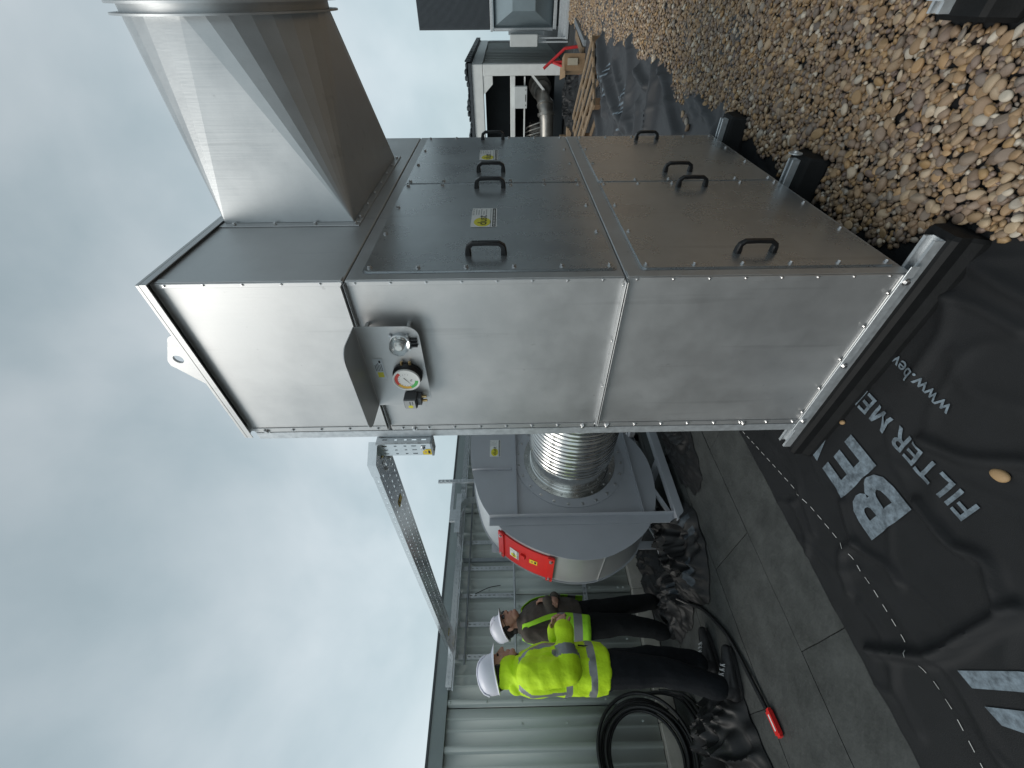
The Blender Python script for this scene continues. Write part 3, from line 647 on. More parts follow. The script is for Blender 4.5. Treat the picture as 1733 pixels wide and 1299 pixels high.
def sticker(c, U, V, w, h, parent, kind='dust', name='sticker', lift=.0012):
    c, U, V = Vector(c), Vector(U).normalized(), Vector(V).normalized(); N = U.cross(V); mb = MB()
    def P(x, y, k): return c + U*x*w + V*y*h + N*(lift + .0003*k)
    def quad(x0, x1, y0, y1, k, mi): mb.add([P(x0,y0,k), P(x1,y0,k), P(x1,y1,k), P(x0,y1,k)], [(0,1,2,3)], mi)
    if kind == 'dust':
        quad(-.5, .5, -.5, .5, 0, 0)
        mb.add([P(-.24 + .23*math.cos(t), .06 + .33*math.sin(t), 1) for t in np.linspace(0, 2*math.pi, 24, endpoint=False)], [tuple(range(24))], 1)
        vs, fs = text_mesh('dust', 1.0, .012); xs = max(v[0] for v in vs); ys = max(v[1] for v in vs)
        mb.add([P(-.40 + .50*v[0]/xs, -.10 + .34*v[1]/ys, 2) for v in vs], fs, 2)
        for j, (a, b) in enumerate(((.14, .44), (.14, .40), (.14, .46), (.14, .34), (.14, .44))): quad(a, b, .30-.10*j, .34-.10*j, 1, 3)
        for j in range(4): quad(.12+.09*j, .17+.09*j, .40, .47, 1, 3)
        quad(-.47, .47, -.28, -.24, 1, 3); quad(-.48, .48, -.46, -.33, 1, 2)
        for j in range(11): quad(-.44+.08*j, -.39+.08*j, -.42, -.37, 2, 0)
        return ob(name, mb, ['sticker_white', 'sticker_yellow', 'sticker_black', 'sticker_grey'], parent, 0, recalc=False)
    if kind == 'tag':
        quad(-.5, .5, -.5, .5, 0, 0); quad(-.3, .3, -.38, -.12, 1, 1); quad(-.2, .15, .05, .3, 1, 2)
        return ob(name, mb, ['yellow_tag', 'sticker_black', 'brass'], parent, 0, recalc=False)
    quad(-.5, .5, -.5, .5, 0, 0); quad(-.42, -.16, -.3, .32, 1, 1)
    for j in range(5): quad(-.1, .2+.05*(j % 3), .32-.16*j, .38-.16*j, 1, 2)
    quad(.3, .42, -.3, -.1, 1, 2)
    return ob(name, mb, ['galv', 'sticker_yellow', 'sticker_black'], parent, 0, recalc=False)
def door(x0, x1, z0, z1, label, hz, hx, lab):
    T = .005
    mb = MB(); mb.prism(rrect(x0-.006, x1+.006, z0-.006, z1+.006, .018, 4), (0, -.0008, 0), (1,0,0), (0,0,1), (0,-1,0), .0016, 0)
    mb.prism(rrect(x0, x1, z0, z1, .016, 4), (0, -.0026, 0), (1,0,0), (0,0,1), (0,-1,0), T, 0)
    d = ob('access_door', mb, 'steel_door', unit); d['label'] = label
    nx, nz = 4, 5
    for i in range(nx):
        for zz in (z0+.018, z1-.018): bolt((x0+.022 + (x1-x0-.044)*i/(nx-1), -.0077, zz), (0,-1,0), d)
    for j in range(1, nz):
        for xx in (x0+.02, x1-.02): bolt((xx, -.0077, z0+.018 + (z1-z0-.036)*j/nz), (0,-1,0), d)
    for xx in hx: put('handle', HANDLE, d, (xx, -.0077, hz))
    if lab: sticker((lab, -.0078, 1.588), (1,0,0), (0,0,1), .195, .105, d)
    return d
door(.052, .905, 1.125, 1.985, 'near upper door with sticker', 1.571, (.165, .851), .493)
door(.925, 1.775, 1.125, 1.985, 'far upper door with sticker', 1.571, (1.090, 1.728), 1.385)
door(.052, .905, .165, 1.035, 'near lower door', .605, (.155, .838), None)
door(.925, 1.775, .165, 1.035, 'far lower door', .605, (1.057, 1.691), None)
flange('edge_strip', .002, .040, -.0035, -.0005, Z0+.004, Z1-.008, lower); flange('edge_strip', .002, .040, -.0035, -.0005, Z1+.006, Z2-.008, upper)
flange('edge_strip', .002, .026, -.0035, -.0005, Z2+.006, Z3-.04, hood)
# square to round outlet duct on the hood
DX0, DX1, DZ0, DZ1, DY, DC, DR = .475, 1.365, 2.125, 2.652, -.648, (.925, 2.535), .355
tr = MB(); N = 32; ringc = [(DC[0] + DR*math.cos(2*math.pi*i/N), DY, DC[1] + DR*math.sin(2*math.pi*i/N)) for i in range(N)]
cor = {0: (DX1, -.006, DZ1), 1: (DX0, -.006, DZ1), 2: (DX0, -.006, DZ0), 3: (DX1, -.006, DZ0)}
vs = ringc + [cor[i] for i in range(4)]; fs = []
for i in range(N):
    fs.append((i, (i+1) % N, N + (i*4)//N))
for q in range(4): fs.append((N+q, N+(q+1) % 4, ((q+1)*N//4) % N))
tr.add(vs, fs)
duct = ob('outlet_transition', tr, 'steel_duct', unit, 3)
mb = MB(); mb.lathe((DC[0], DY+.012, DC[1]), (0, -1, 0), [(0, DR-.002), (0, DR+.034), (.006, DR+.034), (.006, DR+.002), (.030, DR+.002), (.030, DR+.034), (.037, DR+.034), (.037, DR), (.40, DR), (.40, DR-.01)], 48, 0, False, False); ob('outlet_flange', mb, 'steel_duct', duct, 25)
mb = MB()
for a0, a1, c0, c1 in ((DX0-.035, DX0, DZ0-.03, DZ1+.01), (DX1, DX1+.035, DZ0-.03, DZ1+.01)): mb.cbox(a0, a1, -.005, -.0006, c0, c1, .001)
mb.cbox(DX0+.0005, DX1-.0005, -.005, -.0006, DZ0-.03, DZ0, .001); mb.cbox(DX0+.0005, DX1-.0005, -.005, -.0006, DZ1, DZ1+.01, .001)
df = ob('duct_flange', mb, 'steel', duct)
for i in range(4): bolt((DX0-.018, -.0051, DZ0-.012 + (DZ1-DZ0)*i/3.2), (0,-1,0), duct)
for i in range(7): bolt((DX0+.05 + (DX1-DX0-.06)*i/6, -.0051, DZ0-.015), (0,-1,0), duct)
# lifting lug on the roof
mb = MB(); lugp = [(.225, 0), (.238, .068), (.250, .084), (.360, .147), (.385, .147), (.402, .130), (.535, .022), (.55, 0)]
hole = [(.352 + .020*math.cos(t), .10 + .020*math.sin(t)) for t in np.linspace(0, 2*math.pi, 16, endpoint=False)]
def plate_with_hole(mb, outer, hole, O, U, V, Nv, t):
    O, U, V, Nv = map(Vector, (O, U, V, Nv)); bm = bmesh.new(); ed = []
    for loop in (outer, hole):
        vv = [bm.verts.new((x, y, 0)) for x, y in loop]; ed += [bm.edges.new((vv[i], vv[(i+1) % len(vv)])) for i in range(len(vv))]
    bmesh.ops.triangle_fill(bm, use_beauty=True, edges=ed); bm.verts.index_update(); bm.verts.ensure_lookup_table()
    a = [O + U*v.co.x + V*v.co.y for v in bm.verts]; fs = [tuple(v.index for v in f.verts) for f in bm.faces]; bm.free(); n = len(a)
    fs2 = fs + [tuple(i+n for i in f[::-1]) for f in fs]
    n0 = len(outer); n1 = len(hole)
    fs2 += [(i, (i+1) % n0, n+(i+1) % n0, n+i) for i in range(n0)] + [(n0+i, n0+(i+1) % n1, n+n0+(i+1) % n1, n+n0+i) for i in range(n1)]
    mb.add(a + [p + Nv*t for p in a], fs2)
plate_with_hole(mb, lugp, hole, (.035, 0, Z3), (0,1,0), (0,0,1), (1,0,0), .010); ob('lifting_lug', mb, 'steel', unit)
mb = MB(); plate_with_hole(mb, lugp, hole, (UD-.06, 0, Z3), (0,1,0), (0,0,1), (1,0,0), .010); ob('lifting_lug', mb, 'steel', unit)
# instrument panel under its visor
PB = -.050
mb = MB(); mb.prism(rrect(.147, .540, 1.812, 2.030, .045, 6, (1, 0, 0, 1)), (PB, 0, 0), (0,1,0), (0,0,1), (-1,0,0), .003)
for y, z in ((.17, 1.85), (.515, 1.85), (.17, 2.0), (.515, 2.0)): mb.cyl((PB+.001, y, z), (0, y, z), .008, n=8)
panel = ob('instrument_panel', mb, 'steel', unit)
vis = rrect(.050, .205, .147, .540, .045, 6, (0, 0, 1, 1)); vis = [(-a, b) for a, b in rrect(.050, .200, .147, .540, .05, 6, (1, 1, 0, 0))]
mb = MB(); mb.prism(vis, (0, 0, 2.032), (1,0,.0), (0,1,0), (0,0,1), .003); ob('visor', mb, 'steel', panel)
def gauge():
    mb = MB(); c = Vector((PB-.003, .365, 1.882)); ax = (-1, 0, 0)
    mb.lathe(c, ax, [(0, .050), (.004, .056), (.014, .056), (.020, .050), (.034, .047)], 32, 0)
    mb.lathe(c + Vector((-.034, 0, 0)), ax, [(0, .051), (.008, .051), (.008, .0465), (.005, .0465)], 32, 1, True, False)
    f = c + Vector((-.0395, 0, 0)); U, V = Vector((0, -1, 0)), Vector((0, 0, 1))
    mb.add([f + (U*math.cos(t) + V*math.sin(t))*.0465 for t in np.linspace(0, 2*math.pi, 32, endpoint=False)], [tuple(range(32))], 1)
    def sector(a0, a1, r0, r1, mi, k):
        tt = np.linspace(R(a0), R(a1), 10); o = Vector((-.0004*k, 0, 0))
        for t0, t1 in zip(tt[:-1], tt[1:]): mb.add([f+o+(U*math.cos(t)+V*math.sin(t))*r for t, r in ((t0, r0), (t1, r0), (t1, r1), (t0, r1))], [(0,1,2,3)], mi)
    sector(200, 265, .032, .044, 2, 1); sector(125, 200, .032, .044, 3, 1); sector(35, 125, .032, .044, 4, 1)
    for i in range(13): sector(-20+i*20, -18+i*20, .026, .031, 5, 1)
    d = (U*math.cos(R(215)) + V*math.sin(R(215))); n = (U*math.cos(R(305)) + V*math.sin(R(305))); o = f + Vector((-.001, 0, 0))
    mb.add([o - d*.014 + n*.0016, o - d*.014 - n*.0016, o + d*.036], [(0,1,2)], 5)
    vs, fs = text_mesh('Pa', .012); mb.add([f + Vector((-.0006, 0, 0)) + U*(v[0]-.006) + V*(v[1]-.022) for v in vs], fs, 5)
    for dz in (-.018, .012): mb.cyl(c + Vector((-.012, -.054, dz)), c + Vector((-.012, -.068, dz)), .005, n=8, mi=6)
    return ob('pressure_gauge', mb, ['black_plastic', 'sticker_white', 'dial_green', 'dial_amber', 'dial_red', 'sticker_black', 'brass'], panel, 35, recalc=False)
gauge()
mb = MB(); c = Vector((PB-.003, .212, 1.882)); mb.lathe(c, (-1,0,0), [(0, .038), (.012, .038), (.014, .034)], 24, 0)
mb.lathe(c + Vector((-.0145, 0, 0)), (-1,0,0), [(0, .034), (.022, .034), (.034, .029), (.041, .018), (.043, .004)], 24, 1); mb.lathe(c + Vector((-.016, 0, 0)), (-1,0,0), [(0, .013), (.012, .015), (.018, .010)], 16, 2)
for dy, dz in ((-.03, .03), (.03, .03), (-.03, -.03), (.03, -.03)): mb.cyl(c + Vector((-.002, dy, dz)), c + Vector((-.010, dy, dz)), .005, n=8, mi=0)
for k in range(3): mb.box(PB-.014, PB-.004, .196+.014*k, .203+.014*k, 1.822, 1.846, 3)
ob('beacon_lamp', mb, ['galv', 'glass', 'lamp_inner', 'black_plastic'], panel)
mb = MB(); mb.cbox(PB-.052, PB-.0035, .462, .512, 1.862, 1.912, .003, 0); mb.cbox(PB-.040, PB-.0035, .468, .506, 1.845, 1.8615, .002, 0); mb.cbox(PB-.056, PB-.0525, .464, .510, 1.866, 1.908, .001, 1)
for y in (.475, .498): mb.cyl((PB-.02, y, 1.845), (PB-.02, y, 1.826), .0055, n=8, mi=2)
for z in (1.875, 1.899): mb.cyl((PB-.03, .512, z), (PB-.03, .520, z), .004, n=8, mi=0)
mb.add([(PB-.0563, .497+.008*math.cos(t), 1.886+.010*math.sin(t)) for t in np.linspace(0, 2*math.pi, 14, endpoint=False)], [tuple(range(14))], 3); mb.box(PB-.0566, PB-.0562, .469, .488, 1.884, 1.888, 0); mb.box(PB-.0566, PB-.0562, .469, .486, 1.875, 1.878, 0)
ob('pressure_switch', mb, ['switch_grey', 'sticker_grey', 'brass', 'sticker_yellow'], panel)
sticker((PB-.0032, .340, 1.985), (0,-1,0), (0,0,1), .10, .036, panel, 'plate', 'name_plate', .002)
# outlet spigot plate on the back of the unit for the corrugated duct
FX, FZ, RR = 1.10, .93, .385
mb = MB(); mb.lathe((FX, UW-.001, FZ), (0,1,0), [(0, RR+.07), (.014, RR+.07), (.014, RR-.01), (.06, RR-.01)], 40, 0, True, False); ob('inlet_collar', mb, 'galv', unit)

# ---------------------------------------------------------------- cable tray from the unit to the wall
tray = thing('cable_tray', (0, 2.4, 2.10), 'perforated galvanised cable tray running from the steel unit to the wall', 'cable tray')
TX0, TX1, TZ = -.115, .085, 2.115
def trough(name, O, U, V, Nv, Lg, Wd, Hs, lanes, parent, pitch=.05):
    O, U, V, Nv = map(Vector, (O, U, V, Nv)); mb = MB()
    mb.perf(O, U, V, Lg, Wd, lanes, .022, pitch, .008)
    mb.perf(O, U, Nv, Lg, Hs, 1, .022, pitch, .008); mb.perf(O + V*Wd, U, Nv, Lg, Hs, 1, .022, pitch, .008)
    for k, sg in ((0, 1), (1, -1)):
        a = O + V*Wd*k + Nv*Hs; mb.add([a, a+U*Lg, a+U*Lg+V*.012*sg, a+V*.012*sg], [(0,1,2,3)])
    return solid(ob(name, mb, 'galv_tray', parent, 0, recalc=False), .0016)
trough('tray_run', (TX0, .93, TZ), (0,1,0), (1,0,0), (0,0,1), 3.06, TX1-TX0, .032, 3, tray)
# flat elbow piece bolted over the corner, and the short drop beside the unit
mb = MB(); el = [(TX0-.004, .965), (TX0-.004, .87), (-.03, .812), (.06, .812), (TX1+.004, .965)]
mb.prism(el, (0, 0, TZ-.004), (1,0,0), (0,1,0), (0,0,-1), .002); mb.add([(TX0-.004, .965, TZ-.004), (TX0-.004, .87, TZ-.004), (TX0-.004, .87, TZ+.034), (TX0-.004, .965, TZ+.034)], [(0,1,2,3)]); mb.add([(TX0-.004, .87, TZ-.004), (-.03, .812, TZ-.004), (-.03, .812, TZ+.034), (TX0-.004, .87, TZ+.034)], [(0,1,2,3)])
elbow = ob('elbow', mb, 'galv_tray', tray, 0)
mb = MB()
for (x, y) in ((-.05, .945), (-.015, .945), (.02, .945), (-.045, .905), (-.01, .90), (.025, .895), (-.02, .855), (.012, .85)): mb.box(x-.011, x+.011, y-.004, y+.004, TZ-.0068, TZ-.0062)
ob('slot', mb, 'dark_inside', elbow, 0)
trough('drop', (-.045, .812, 1.865), (0,0,1), (0,1,0), (1,0,0), .25, .085, .05, 3, tray, .045)
mb = MB(); mb.box(-.048, .006, .808, .900, 1.855, 1.864); ob('end_cap', mb, 'galv_dark', tray, 0)
for (x, y) in ((-.03, 1.02), (.04, 1.02)): bolt((x, y, TZ-.001), (0, 0, -1), tray, BIGBOLT, .8)
bolt((-.0465, .845, 1.90), (-1, 0, 0), tray, BIGBOLT, .7)
for yy in (1.36, 3.80): sticker((-.01, yy, TZ-.0015), (0,1,0), (1,0,0), .05, .062, tray, 'tag', 'tag')
sticker((-.02, .892, TZ-.0072), (-.4,1,0), (1,.4,0), .07, .028, tray, 'tag', 'tag'); sticker((-.046, .872, 1.885), (0,-1,0), (0,0,1), .04, .04, tray, 'tag', 'tag')

# ---------------------------------------------------------------- centrifugal fan
fan = thing('extraction_fan', (1.05, 2.8, 0), 'grey centrifugal extraction fan with a red cover on its curved casing', 'fan')
prof = [(1.95, 1.87), (1.41, 1.87), (1.1, 1.855), (.84, 1.80), (.66, 1.74), (.5, 1.64), (.36, 1.5), (.245, 1.31), (.17, 1.1), (.145, .93), (.16, .76), (.21, .62), (.29, .48), (.40, .355), (.56, .26), (.76, .205), (1.0, .19), (1.2, .23), (1.4, .34), (1.55, .5), (1.63, .75), (1.64, 1.0), (1.62, 1.25), (1.66, 1.43)]
pf = [(p.x, p.y) for p in spline([(a, b, 0) for a, b in prof], 4)] + [(1.95, 1.43)]
YF, YB = 2.55, 3.05
mb = MB(); mb.rings([[(a, YF+.004, b) for a, b in pf], [(a, YB-.004, b) for a, b in pf]], 0, False, False); ob('scroll_casing', mb, 'fan_rim', fan, 50)
def offset_poly(P, d):
    out = []; n = len(P)
    for i in range(n):
        a, b = Vector(P[i-1]), Vector(P[(i+1) % n]); t = (b-a).normalized(); nn = Vector((-t.y, t.x)); out.append((P[i][0]+nn.x*d, P[i][1]+nn.y*d))
    return out
po = offset_poly(pf, -.012)
mb = MB(); mb.prism(po, (0, YF, 0), (1,0,0), (0,0,1), (0,1,0), .004); plate = ob('side_plate', mb, 'fan_paint', fan, 50)
mb = MB(); mb.prism(po, (0, YB-.004, 0), (1,0,0), (0,0,1), (0,1,0), .004); ob('side_plate', mb, 'fan_paint', fan, 50)
mb = MB(); mb.bar((.147, YF+.02, .80), (.147, YB-.02, .80), .004, .006); mb = MB(); mb.box(.156, .160, YF+.005, YB-.005, .745, .749); ob('weld_seam', mb, 'sticker_grey', fan, 0)
mb = MB()
mb.box(.515, 1.95, YF-.045, YF-.001, 1.437, 1.442); mb.box(.515, 1.95, YF-.006, YF-.001, 1.4425, 1.478)   # angle stiffeners
ob('stiffener', mb, 'fan_paint', fan, 0)
mb = MB(); mb.box(.985, .990, YF-.032, YF-.001, 1.480, 1.845); mb.box(.9905, 1.02, YF-.006, YF-.001, 1.480, 1.845); ob('stiffener', mb, 'fan_paint', fan, 0)
mb = MB(); mb.box(.515, 1.75, YF-.045, YF-.001, .360, .365); mb.box(.515, 1.75, YF-.006, YF-.001, .328, .3595); ob('stiffener', mb, 'fan_paint', fan, 0)
for yy, s in ((YF, -1), (YB, 1)):
    mb = MB(); y0, y1 = (yy-.060, yy-.001) if s < 0 else (yy+.001, yy+.060)
    lx = .432
    if s < 0: mb.box(lx, lx+.075, YF-.008, YF-.001, .085, 1.675); mb.box(lx+.070, lx+.075, YF-.06, YF-.0085, .085, 1.675)
    else: mb.box(lx, lx+.075, YB+.001, YB+.008, .085, 1.675); mb.box(lx+.070, lx+.075, YB+.0085, YB+.06, .085, 1.675)
    ob('leg', mb, 'fan_paint', fan, 0)
    mb = MB()
    if s < 0: mb.box(.42, 1.85, YF-.085, YF-.078, .045, .115); mb.box(.42, 1.85, YF-.0775, YF-.012, .045, .052); mb.box(.42, 1.85, YF-.0775, YF-.012, .108, .115)
    else: mb.box(.42, 1.85, YB+.078, YB+.085, .045, .115); mb.box(.42, 1.85, YB+.012, YB+.0775, .045, .052); mb.box(.42, 1.85, YB+.012, YB+.0775, .108, .115)
    ob('base_rail', mb, 'fan_paint', fan, 0)
for x in (.46, 1.05, 1.78):
    mb = MB(); mb.box(x-.03, x+.03, YF-.0775, YB+.0775, .0525, .1075); ob('cross_member', mb, 'fan_paint', fan, 0)
    for yy in (YF-.045, YB+.045):
        mb = MB(); mb.lathe((x, yy, 0), (0,0,1), [(0, .045), (.01, .045), (.014, .032), (.038, .032), (.0445, .02)], 16); ob('mount', mb, 'rubber', fan)
mb = MB(); mb.box(1.72, 1.79, YF-.008, YF-.001, .12, 1.40); ob('leg', mb, 'fan_paint', fan, 0)
for (a0, a1) in (((.50, YF+.02, .115), (.86, YF+.02, .24)), ((.50, YB-.02, .115), (.86, YB-.02, .24))):
    mb = MB(); mb.bar(a0, a1, .03, .03); ob('brace', mb, 'fan_paint', fan, 0)
# inlet ring, collar and corrugated duct
mb = MB(); mb.lathe((FX, YF-.001, FZ), (0,-1,0), [(0, .515), (.005, .515), (.006, .512), (.006, .40)], 64, 0, False, False); ring = ob('inlet_ring', mb, 'fan_paint', fan, 30)
for i in range(24):
    t = 2*math.pi*(i+.5)/24; bolt((FX + .485*math.cos(t), YF-.0071, FZ + .485*math.sin(t)), (0,-1,0), ring, sc=1.35)
mb = MB(); mb.lathe((FX, YF-.0075, FZ), (0,-1,0), [(0, .43), (.005, .43), (.005, .375), (.012, .366), (.05, .366), (.054, .371), (.058, .366), (.20, .366), (.204, .372), (.208, .366), (.25, .366)], 56, 0, False, False); col_ = ob('inlet_spigot', mb, 'corrugated', fan, 30)
for i in range(18):
    t = 2*math.pi*(i+.2)/18; bolt((FX + .405*math.cos(t), YF-.0126, FZ + .405*math.sin(t)), (0,-1,0), col_, sc=1.1)
for i in range(12):
    t = 2*math.pi*i/12; r = .3665; bolt((FX + r*math.cos(t), YF-.225, FZ + r*math.sin(t)), (math.cos(t), 0, math.sin(t)), col_, sc=.7)
pr = []; y = 0; Lc = YF-.24-(UW+.05); n = int(Lc/.0075)
for i in range(n+1):
    t = i*Lc/n; pr.append((t, RR - .011 + .011*abs(math.sin(math.pi*t/.048))**.7))
mb = MB(); mb.lathe((FX, YF-.24, FZ), (0,-1,0), pr, 64, 0, False, False)
flex = ob('corrugated_duct', mb, 'corrugated', fan, 60)
# red inspection cover on the curved casing
def on_arc(t0, t1, r_off, y0, y1, mb, n=10, mi=0, thick=.012):
    P = [Vector(p) for p in pf]; acc = [0]
    for a, b in zip(P[:-1], P[1:]): acc.append(acc[-1] + (b-a).length)
    def at(s):
        for i in range(len(P)-1):
            if acc[i+1] >= s: f = (s-acc[i])/(acc[i+1]-acc[i]); p = P[i].lerp(P[i+1], f); t = (P[i+1]-P[i]).normalized(); return p, Vector((-t.y, t.x))
    rs = []
    for i in range(n+1):
        p, nn = at(t0 + (t1-t0)*i/n); nn = -nn
        if (p - Vector((1.1, .95))).dot(nn) < 0: nn = -nn
        a, b = p + nn*r_off, p + nn*(r_off+thick)
        rs.append([(a.x, y0, a.y), (a.x, y1, a.y), (b.x, y1, b.y), (b.x, y0, b.y)])
    mb.rings(rs, mi); return at
s0 = None
P = [Vector(p) for p in pf]; acc = 0; ss = {}
for a, b in zip(P[:-1], P[1:]):
    acc += (b-a).length
    if 's0' not in ss and b.y < 1.60 and b.x < 1: ss['s0'] = acc
    if 's1' not in ss and b.y < 1.17 and b.x < 1: ss['s1'] = acc
s0, s1 = ss['s0'], ss['s1']
mb = MB(); on_arc(s0, s1, .002, YF+.06, YB-.03, mb); red = ob('inspection_cover', mb, 'red_paint', fan, 40)
for a, b in ((s0-.01, s0+.045), (s1-.045, s1+.01)):
    mb = MB(); at = on_arc(a, b, .0145, YF+.045, YB-.015, mb, 3, 0, .016); cl = ob('clamp_bar', mb, 'red_paint', red, 40)
    p, nn = at((a+b)/2)
    if (p - Vector((1.1, .95))).dot(nn) < 0: nn = -nn
    for yy in (YF+.09, YB-.07): bolt((p.x+nn.x*.031, yy, p.y+nn.y*.031), (nn.x, 0, nn.y), red, BIGBOLT, 1.1)
def arc_frame(s):
    mb_ = MB(); at = on_arc(s-.01, s+.01, 0, 0, 1, mb_, 1); p, nn = at(s)
    if (p - Vector((1.1, .95))).dot(nn) < 0: nn = -nn
    return p, nn
p, nn = arc_frame(s0 + .15); sticker((p.x+nn.x*.016, 2.83, p.y+nn.y*.016), (0,-1,0), (-nn.y, 0, nn.x) if nn.x > 0 else (nn.y, 0, -nn.x), .15, .09, red)
p, nn = arc_frame(s0 + .33); sticker((p.x+nn.x*.016, 2.80, p.y+nn.y*.016), (0,-1,0), (-nn.y, 0, nn.x) if nn.x > 0 else (nn.y, 0, -nn.x), .07, .07, red, 'tag', 'tag')
p, nn = arc_frame(s0 + .235); mb = MB(); c = Vector((p.x+nn.x*.02, 2.78, p.y+nn.y*.02)); mb.obox(c, (nn.x,0,nn.y), (0,1,0), (-nn.y,0,nn.x), .012, .035, .02); ob('lug', mb, 'red_paint', red, 0)
sticker((1.24, YF-.0005, 1.635), (1,0,0), (0,0,1), .20, .105, plate)
mb = MB(); mb.lathe((1.1, YB+.02, .93), (0,1,0), [(0, .22), (.02, .22), (.02, .16), (.40, .16), (.43, .13), (.45, .08)], 28); ob('motor', mb, 'fan_paint', fan)

# ---------------------------------------------------------------- wall behind: ribbed cladding on a concrete plinth
WY, WB, WT = 4.2, .165, 2.17
wall = thing('clad_wall', (1.5, WY+.15, 0), 'grey-green ribbed metal wall on a low concrete plinth behind the fan', 'wall')
RIB = .334
def clad_panel(x0):
    pr = [(0, 0)]
    for k in range(3):
        o = k*RIB; pr += [(o+.012, 0), (o+.030, -.030), (o+.062, -.030), (o+.080, 0), (o+.165, 0), (o+.171, -.005), (o+.185, -.005), (o+.191, 0), (o+.248, 0), (o+.254, -.005), (o+.268, -.005), (o+.274, 0)]
    pr.append((3*RIB+.008, 0)); mb = MB(); n = len(pr); vs = [(x0+a, WY+b, WB) for a, b in pr] + [(x0+a, WY+b, WT) for a, b in pr]
    mb.add(vs, [(i, i+1, n+i+1, n+i) for i in range(n-1)])
    o = ob('cladding_panel', mb, 'clad', wall, 20, recalc=False); solid(o, .0012, -1)
    sc_ = MB()
    for k in range(3):
        for z in (.24, .30, .62, 1.0, 1.42, 1.75, 2.10):
            x = x0 + k*RIB + (.046 if (k == 0) else .215)
            if k and z not in (.30, 1.0, 1.42): continue
            y = WY-.031 if k == 0 else WY-.0005
            sc_.lathe((x, y, z), (0,-1,0), [(0, .011), (.003, .011), (.004, .006), (.009, .006)], 8)
    ob('screws', sc_, 'clad', o, 30)
for i in range(-4, 8): clad_panel(-.503-.05 + i*3*RIB + .0)
mb = MB(); mb.box(-5, 9, WY+.02, WY+.25, -.01, WT+.05); ob('core', mb, 'flash_dark', wall, 0)
for i in range(-4, 8):
    a = -.69 + i*1.16; mb = MB(); mb.cbox(a+.002, a+1.158, WY-.075, WY+.019, -.01, WB-.008, .006); ob('plinth_block', mb, 'concrete', wall)
mb = MB(); mb.box(-5, 9, WY-.042, WY-.038, WT-.045, WT+.083); mb.box(-5, 9, WY-.0375, WY+.28, WT+.079, WT+.083); mb.box(-5, 9, WY-.037, WY-.0005, WT-.045, WT-.042); ob('parapet_flashing', mb, 'flashing', wall, 0)
mb = MB(); mb.box(-5, 9, WY-.052, WY+.30, WT+.085, WT+.105); ob('coping', mb, 'flash_dark', wall, 0)
# tray, struts and conduits fixed along it
def strut(x, z0, z1, label, y=WY-.075, w=.041):
    root = MB(); root.perf((x-w/2, y, z0), (0,0,1), (1,0,0), z1-z0, w, 1, .025, .05, .011)
    root.add([(x-w/2, y, z0), (x-w/2, y, z1), (x-w/2, y+.03, z1), (x-w/2, y+.03, z0)], [(0,1,2,3)]); root.add([(x+w/2, y, z0), (x+w/2, y, z1), (x+w/2, y+.03, z1), (x+w/2, y+.03, z0)], [(0,1,2,3)])
    o = ob('strut_channel', root, 'galv', None, 0, recalc=False); solid(o, .002); tag(o, label, 'strut', 'strut channels on the wall'); return o
for x, z0, ps in ((1.03, 1.68, 'nearest the fan top'), (.72, 1.46, 'just left of the fan casing'), (.425, 1.46, 'with a loose black cable tie'), (.14, 1.46, 'above the white hat of the man in the vest'), (-.15, 1.50, 'above the man in the yellow jacket')):
    strut(x, z0, 2.07, 'slotted upright strut on the wall ' + ps)
mb = MB(); mb.box(.80, .84, WY-.075, WY-.035, 1.46, 2.06); tag(ob('post', mb, 'galv_dark', None, 0), 'dark plain upright post on the wall beside the slotted struts', 'post')
mb = MB(); mb.box(.70, .722, WY-.085, WY-.0755, 1.452, 1.474); mb.cyl((1.0, WY-.090, 1.465), (-.45, WY-.090, 1.462), .0125, n=10); tag(ob('conduit', mb, 'galv', None), 'grey conduit pipe running level across the wall at head height', 'conduit')
mb = MB(); mb.cyl((2.2, WY-.105, 1.985), (-.22, WY-.105, 1.975), .011, n=10); tag(ob('conduit', mb, 'galv_dark', None), 'upper grey conduit pipe just below the wall tray', 'conduit')
wt = thing('wall_tray', (.6, 4.05, 2.07), 'slotted cable tray fixed along the top of the ribbed wall', 'cable tray')
trough('tray_run', (-.42, 3.985, 2.075), (1,0,0), (0,1,0), (0,0,1), 3.4, .13, .055, 3, wt, .045)
for x in (1.03, .72, .425, .14, -.15, 1.6, 2.3):
    mb = MB(); mb.box(x-.02, x+.02, 3.975, WY-.04, 2.050, 2.072); ob('bracket', mb, 'galv', wt, 0)
mb = MB(); mb.box(-.45, 2.9, 3.965, 3.983, 2.055, 2.066); ob('lower_rail', mb, 'galv', wt, 0)
# riser next to the fan outlet
rz = thing('riser_tray', (1.6, 3.9, 1.9), 'curved perforated riser tray behind the top of the fan', 'cable tray')
mb = MB(); pts = [(1.46, 3.80, 1.90), (1.455, 3.80, 1.99), (1.42, 3.80, 2.06), (1.36, 3.80, 2.10), (1.28, 3.80, 2.115), (1.0, 3.80, 2.115)]
for a, b in zip(pts[:-1], pts[1:]):
    A, B_ = Vector(a), Vector(b); mb.perf(A, (B_-A), (0,1,0), (B_-A).length, .16, 4, .02, .04, .008, start=.012)
ob('bend', mb, 'galv', rz, 0, recalc=False)
mb = MB(); mb.box(1.0, 1.5, 3.79, 3.795, 2.09, 2.15); ob('side_rail', mb, 'galv', rz, 0)
strut(1.74, 1.9, 2.42, 'slotted post rising above the parapet behind the fan', y=3.88)
mb = MB(); mb.box(1.35, 1.72, 3.905, 3.945, 2.20, 2.24); mb.box(1.2, 1.35, 3.905, 3.945, 2.14, 2.235); tag(ob('tray_bracket', mb, 'galv', None, 0), 'galvanised bracket arm in front of the parapet above the fan', 'bracket')
